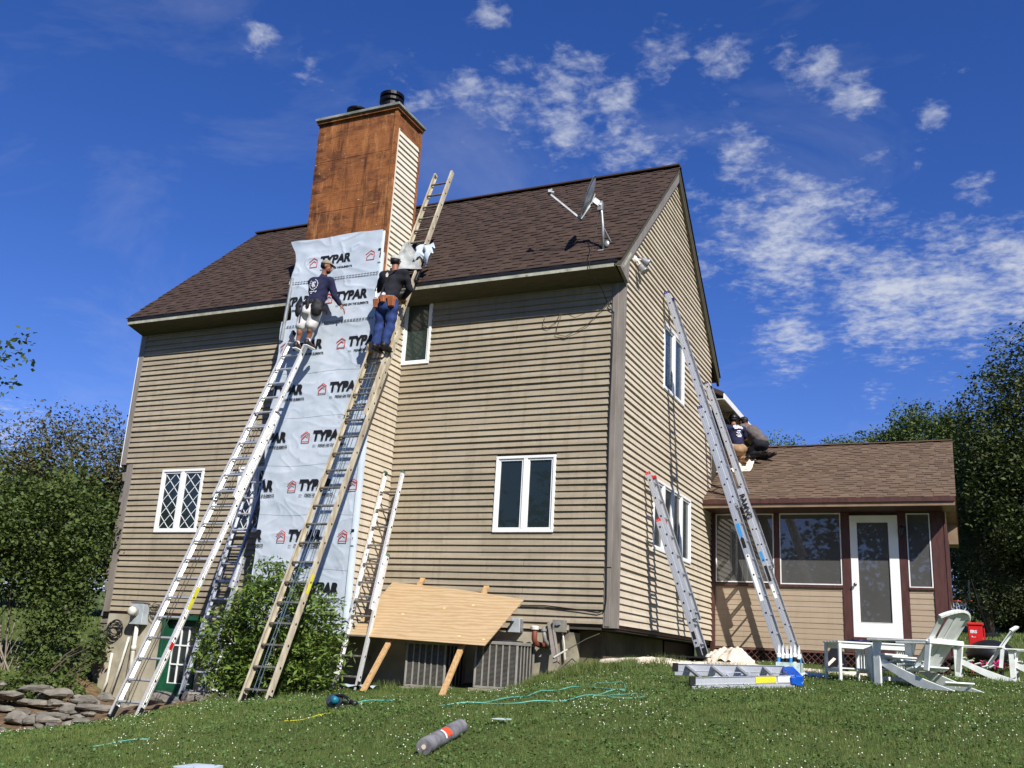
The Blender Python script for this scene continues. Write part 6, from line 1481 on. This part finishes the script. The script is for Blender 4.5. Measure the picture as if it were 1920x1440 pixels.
def tree(name, label, cat, base, lobes, n_cl, per, spread, leaf, lm, bm, trunk_r, seed, group=None, asp=.55, shell=.5, droop=None, limbs=9, flat=.8, top=None):
    R = np.random.default_rng(seed); b = V(base); r = thing(name, label, cat, b, group)
    cs, pts = lobes_points(lobes, n_cl, per, spread, R, shell, flat); pts = pts[pts[:,2] > b.z-.1]
    v, f, a = leaf_arrays(pts, leaf, R, asp, droop=droop); np_mesh('crown', v, f, lm, r, a)
    t = MB(); cen = V(np.mean([l[0] for l in lobes], 0)); tp = V(top) if top else V((cen.x, cen.y, max(l[0][2] for l in lobes)))
    P = [b-V((0,0,.3)), b.lerp(tp, .3)+V((R.normal()*.03*(tp-b).length,)*2+(0,)), b.lerp(tp, .65)+V((R.normal()*.03*(tp-b).length,)*2+(0,)), tp]
    if trunk_r: t.tube(P, [trunk_r*1.25, trunk_r*.8, trunk_r*.5, trunk_r*.12], 9)
    idx = R.choice(len(cs), min(limbs*4, len(cs)), replace=False)
    for i, k in enumerate(idx):
        s = R.uniform(.2,.85); p0 = P[1].lerp(P[2], s) if s < .6 else P[2].lerp(P[3], (s-.6)/.5); q = V(cs[k]); 
        if trunk_r == 0: p0 = b + V((R.normal()*.12, R.normal()*.12, 0))
        mid = p0.lerp(q, .5) + V((R.normal()*.06*(q-p0).length, R.normal()*.06*(q-p0).length, .10*(q-p0).length)); rr = (trunk_r*.26 if i < limbs else trunk_r*.10) if trunk_r else (.02 if i < limbs else .009)
        t.tube([p0, mid, q], [rr, rr*.6, rr*.2], 5, caps=False)
    t.build('trunk' if trunk_r else 'stems', bm, r, smooth=True, fix=False)
    return r
T_G = 'trees beyond the far lawn'
tree('rhododendron', 'glossy green rhododendron shrub between the cream ladder and the wrapped chimney', 'shrub', (-4.7,-1.7,-1.35),
     [((-4.72,-1.78,-.12),(.72,.58,.82)), ((-5.40,-1.78,-.62),(.58,.48,.64)), ((-4.0,-1.72,-.50),(.55,.42,.75)), ((-4.65,-1.75,-.95),(1.05,.55,.42))], 760, 16, .085, .105, M['leaf_shrub'], M['bark'], 0, 11, asp=.30, shell=.42, flat=.7)
tree('overgrown_shrub', 'tall dark overgrown shrub at the far left edge in front of the stone corner', 'shrub', (-7.9,-5.3,-1.9),
     [((-7.75,-5.45,-.25),(.95,.85,1.35)), ((-8.35,-5.0,.35),(.8,.8,1.0)), ((-7.4,-5.6,-1.0),(.8,.6,.6))], 800, 30, .12, .065, M['leaf_mid'], M['bark'], 0, 12, asp=.7, shell=.45)
tree('overgrown_shrub', 'broad leafy shrub growing against the left corner of the house', 'shrub', (-11.0,-1.2,-1.5),
     [((-11.35,-.6,1.35),(1.35,1.5,1.30)), ((-10.45,-.75,-.1),(.55,.6,1.3)), ((-12.4,-2.4,1.4),(1.5,1.4,1.35)), ((-11.0,-2.4,.9),(.9,.9,1.1))], 1300, 34, .15, .075, M['leaf_mid'], M['bark_pale'], 0, 13, asp=.7, shell=.35)
tree('creeper', 'low leafy creeper over the ground between the stones and the white pipes', 'creeper', (-9.5,-1.7,-1.6),
     [((-9.2,-1.9,-1.45),(.75,.55,.22)), ((-9.9,-1.1,-1.25),(.5,.5,.30)), ((-8.6,-2.6,-1.55),(.5,.4,.12)), ((-9.8,-.25,-.75),(.16,.10,.5))], 260, 20, .08, .07, M['leaf_mid'], M['bark'], 0, 14, asp=.75, shell=.2)
tree('leafy_tree', 'branch of a leafy tree reaching in at the upper left edge', 'tree', (-8.2,-8.4,-2.0),
     [((-5.92,-6.12,2.62),(.34,.34,.40)), ((-6.35,-6.6,2.5),(.5,.5,.7)), ((-8.0,-8.4,3.3),(1.5,1.4,1.8))], 330, 12, .11, .085, M['leaf_mid'], M['bark'], .12, 15, asp=.55, shell=.3)
tree('olive_tree', 'wide thin olive green tree behind the left corner of the house', 'tree', (-22.4,10,-.2),
     [((-22.6,9.7,5.0),(2.9,2.9,1.7)), ((-21.2,11.2,4.4),(1.9,1.9,1.5)), ((-24.3,8.4,3.9),(2.0,2.0,1.5))], 620, 40, .38, .12, M['leaf_olive'], M['bark_pale'], .26, 16, shell=.4, limbs=16)
tree('hedge_tree', 'dark green trees forming a hedge below the olive tree on the left', 'tree', (-21,9.0,-.2),
     [((-22.6,9.3,2.4),(3.0,2.2,2.2)), ((-20.3,12,2.4),(2.3,2.0,2.2)), ((-26.5,6.3,2.9),(3.4,2.5,2.7))], 1500, 44, .38, .16, M['leaf_dark'], M['bark'], .15, 17, shell=.5)
tree('maple_tree', 'tall dark broadleaf tree rising above the right edge', 'tree', (7.6,22.5,1.0),
     [((8.1,22.5,8.6),(2.6,2.4,3.3)), ((5.75,21.6,7.3),(1.35,1.6,1.9)), ((6.9,21.8,5.3),(2.2,1.8,2.1)), ((10.5,23,7.0),(2.6,2.4,4.0))], 1150, 46, .34, .135, M['leaf_dark'], M['bark'], .30, 18, T_G, shell=.5)
tree('pine_tree', 'grey green pine close behind the right end of the porch roof', 'tree', (5.3,22.8,1.0),
     [((5.2,22.8,5.6),(.65,.7,1.4)), ((5.25,22.8,4.0),(1.1,1.0,1.25)), ((5.3,22.8,2.5),(1.35,1.2,1.0))], 520, 44, .19, .11, M['leaf_needle'], M['bark'], .14, 19, T_G, asp=.22, shell=.3)
tree('shade_tree', 'dark mass of low branches behind the basketball hoop', 'tree', (8.0,24.5,1.2),
     [((7.0,24.3,3.7),(2.9,1.4,2.8)), ((11.5,24.5,4.5),(3.5,2.5,3.8)), ((9.0,23.9,2.3),(3.6,1.3,1.5)), ((5.6,25.2,5.6),(2.0,1.3,2.3))], 2100, 46, .36, .17, M['leaf_dark'], M['bark'], .2, 20, T_G, shell=.5)
tree('leafy_tree', 'mid green tree showing just over the right half of the porch ridge', 'tree', (3.2,27,1.4),
     [((3.5,27,8.3),(1.5,1.6,1.7)), ((1.9,28,7.9),(1.2,1.4,1.4)), ((4.9,26.3,7.4),(1.2,1.4,2.0)), ((.6,28,7.4),(1.0,1.2,1.2))], 900, 40, .34, .13, M['leaf_mid'], M['bark'], .22, 21, T_G, shell=.45)
tree('leafy_tree', 'low tree top over the middle of the porch ridge', 'tree', (-.3,35,1.8),
     [((-.4,35,9.3),(1.4,1.4,1.2)), ((-2.2,35,8.8),(1.2,1.2,1.3))], 480, 40, .34, .15, M['leaf_mid'], M['bark'], .22, 22, T_G, shell=.45)
tree('thin_tree', 'thin light green tree top just right of the white eave', 'tree', (-3.2,35.6,1.8),
     [((-3.3,35.6,9.6),(1.2,1.2,1.6)), ((-2.2,35.6,8.8),(1.0,1.0,1.2))], 190, 26, .26, .14, M['leaf_light'], M['bark_pale'], .14, 23, T_G, shell=.3, limbs=12)
tree('shade_tree', 'far dark woodland tree filling the gap behind the tall maple at the right edge', 'tree', (9,31,2.0),
     [((7.5,31,6.5),(3.6,2,4.2)), ((12.5,31,8),(4,2.5,6)), ((9,30.5,3.6),(5,1.6,2))], 1300, 40, .5, .24, M['leaf_dark'], M['bark'], .3, 31, T_G, shell=.4)
# woods on the other side of the lawn, behind the photographer: what the window panes mirror
wood = tree('woodland_tree', 'tall woodland tree across the lawn, seen only mirrored in the window panes', 'tree', (0,-46,-3.5),
     [((0,-46,7),(6.5,4,6)), ((4.5,-45,3),(5,3,4.5)), ((-5,-45,3),(5,3,4.5)), ((0,-45,12),(4,3,4))], 500, 16, .9, .62, M['leaf_dark'], M['bark'], .5, 24, 'woodland behind the photographer', shell=.55)
for (x, y, rz) in ((-15,-44,.4), (14,-47,1.9), (-29,-38,2.8), (29,-40,.9), (42,-24,2.2), (47,-8,1.2), (46,8,3.0), (40,20,.2)):
    copy_tree(wood, (x, y, -3.0 if x < 40 else -1.5), rz)

# soil between the stones and the house
def soil():
    xs = np.linspace(-10.4,-5.6,60); ys = np.linspace(-5.2,-.05,60); X, Y = np.meshgrid(xs, ys); Z = gza(X, Y)+.02+.03*np.sin(X*7+Y*5)*np.sin(Y*9)
    edge = (X + .9*(Y+3.6)*.0) ; keep = Y > (-3.75 - .55*(-5.6-X)*.55)
    Z = np.where(keep & ~((X > -5.75)), Z, Z-.12)
    idx = np.arange(3600).reshape(60,60); F = np.stack([idx[:-1,:-1], idx[:-1,1:], idx[1:,1:], idx[1:,:-1]], -1).reshape(-1,4)
    o = np_mesh('soil', np.stack([X,Y,Z],-1).reshape(-1,3), F, M['mulch']); o.data.shade_smooth(); o['kind'] = 'structure'
soil()

def on_lawn(x, y):
    ok = ~((x < .0) & (y > -.03) & (x > -10.3)); ok &= ~((x > -.1) & (x < 4.36) & (y > 5.75)); ok &= ~((x < 0.02) & (x > -10.3) & (y > -.03))
    ok &= ~((x < -5.55) & (x > -10.6) & (y > -3.85 - .30*(-5.6-x)) & (y < 3)); ok &= ~((x < -5.5) & (y > -2.6) & (x > -10.4))
    ok &= ~((x > -3.2) & (x < -1.15) & (y > -.78)); return ok
def grass():
    R = np.random.default_rng(3)
    def field(n, r0, r1, a0, a1, p):
        u = R.uniform(0,1,n); r = (r0**p + (r1**p-r0**p)*u)**(1/p); a = R.uniform(a0, a1, n) + yaw; x = CAM.x + r*np.sin(a); y = CAM.y + r*np.cos(a); return x, y, r
    def blades(x, y, r, h0, h1, wk, name, label, hs=None):
        k = on_lawn(x, y); x, y, r = x[k], y[k], r[k]; n = len(x)
        # mown but uneven: patches of taller and thinner turf
        pat = np.sin(x*1.9+1.3*np.sin(y*1.1))*np.sin(y*2.3+1.1*np.sin(x*1.7)); h = R.uniform(h0, h1, n)*(1+.28*pat); w = np.maximum(.0045, r*wk)
        z = gza(x, y); a = R.uniform(0, 6.283, n); lean = R.uniform(.1,.75,n)*h; b = R.uniform(0, 6.283, n)
        P0 = np.stack([x-np.cos(a)*w/2, y-np.sin(a)*w/2, z-.012], 1); P1 = np.stack([x+np.cos(a)*w/2, y+np.sin(a)*w/2, z-.012], 1)
        P2_ = np.stack([x+np.cos(b)*lean, y+np.sin(b)*lean, z+h], 1); v = np.stack([P0,P1,P2_],1).reshape(-1,3)
        tone = np.clip(R.uniform(0,1,n)*.7 + .25*np.sin(x*.9+2*np.sin(y*.7))*np.sin(y*1.3) + .15, 0, 1)
        o = np_mesh(name, v, np.arange(3*n).reshape(n,3), M['grass'], None, np.repeat(tone, 3)); tag(o, label, 'grass', kind='stuff'); return o
    x, y, r = field(420000, 5.6, 17.5, -.62, .60, 1.25); blades(x, y, r, .018, .046, .00065, 'grass', 'mown green lawn with clover sloping up to the house')
    x, y, r = field(60000, 17, 42, -.62, .60, 1.3); k = (x < -9.5) | (x > 4.2); blades(x[k], y[k], r[k], .05, .10, .0011, 'grass', 'sunlit far lawn beyond the house on both sides')
    # rank tufts along the foundation and the condensers
    cx = np.concatenate([R.uniform(-1.25,.4,60), R.uniform(-3.5,-1.0,26), R.uniform(0,4.2,40), R.uniform(-5.5,-3.5,30)]); cy = np.concatenate([R.uniform(-.65,-.15,60)-.25*np.clip(-cx[:60],0,1.2), R.uniform(-1.0,-.80,26), R.uniform(-.1,.3,40), R.uniform(-2.3,-1.6,30)])
    x = np.repeat(cx, 60)+R.normal(size=len(cx)*60)*.06; y = np.repeat(cy, 60)+R.normal(size=len(cx)*60)*.06; blades(x, y, np.full(len(x), 12.), .06, .14, .0007, 'tall_grass', 'rank tufts of taller grass along the foundation')
    # clover leaves in clumps
    cx, cy, cr = field(1500, 5.6, 15, -.60, .58, 1.2); x = np.repeat(cx, 26)+R.normal(size=1500*26)*.11; y = np.repeat(cy, 26)+R.normal(size=1500*26)*.11; k = on_lawn(x, y); x, y = x[k], y[k]
    z = gza(x, y)+R.uniform(.015,.045,len(x)); v, f, a = leaf_arrays(np.stack([x,y,z],1), .024, R, .85, up=2.5); tag(np_mesh('clover_leaves', v, f, M['clover_leaf'], None, a), 'broad clover leaves in clumps through the lawn', 'clover', kind='stuff')
    # clover heads
    qx, qy, r = field(620, 5.6, 17, -.60, .58, 1.15); x = np.repeat(qx, 5)+R.normal(size=3100)*.16; y = np.repeat(qy, 5)+R.normal(size=3100)*.16; k = on_lawn(x, y) & (np.sin(x*1.3+np.sin(y))*np.sin(y*1.1) > -.45); x, y = x[k], y[k]; n = len(x); z = gza(x, y)+R.uniform(.03,.07,n); s = R.uniform(.0035,.0085,n)
    o6 = np.array([(1,0,0),(0,1,0),(-1,0,0),(0,-1,0),(0,0,1),(0,0,-1)], float); v = (np.stack([x,y,z],1)[:,None,:]+o6[None]*s[:,None,None]).reshape(-1,3)
    f8 = np.array([(0,1,4),(1,2,4),(2,3,4),(3,0,4),(1,0,5),(2,1,5),(3,2,5),(0,3,5)]); f = (f8[None]+6*np.arange(n)[:,None,None]).reshape(-1,3)
    tag(np_mesh('clover_flowers', v, f, M['clover']), 'tiny white clover heads scattered over the lawn', 'clover', kind='stuff')
grass()
# pink flowers beside the dark tub
def flowers():
    R = np.random.default_rng(5); b = V((4.98,5.9,gz(4.98,5.9)+.12)); r = thing('petunia_plant', 'small bright pink flowering plant beside the dark blue tub', 'flowers', b)
    p = np.array(b)+np.stack([R.normal(size=500)*.13, R.normal(size=500)*.12, .05+np.abs(R.normal(size=500))*.07],1); v, f, a = leaf_arrays(p, .05, R, .6); np_mesh('leaves', v, f, M['leaf_mid'], r, a)
    p = np.array(b)+np.stack([R.normal(size=200)*.10, R.normal(size=200)*.09, .11+np.abs(R.normal(size=200))*.05],1); v, f, a = leaf_arrays(p, .055, R, .8); np_mesh('petals', v, f, M['pink'], r, a)
flowers()
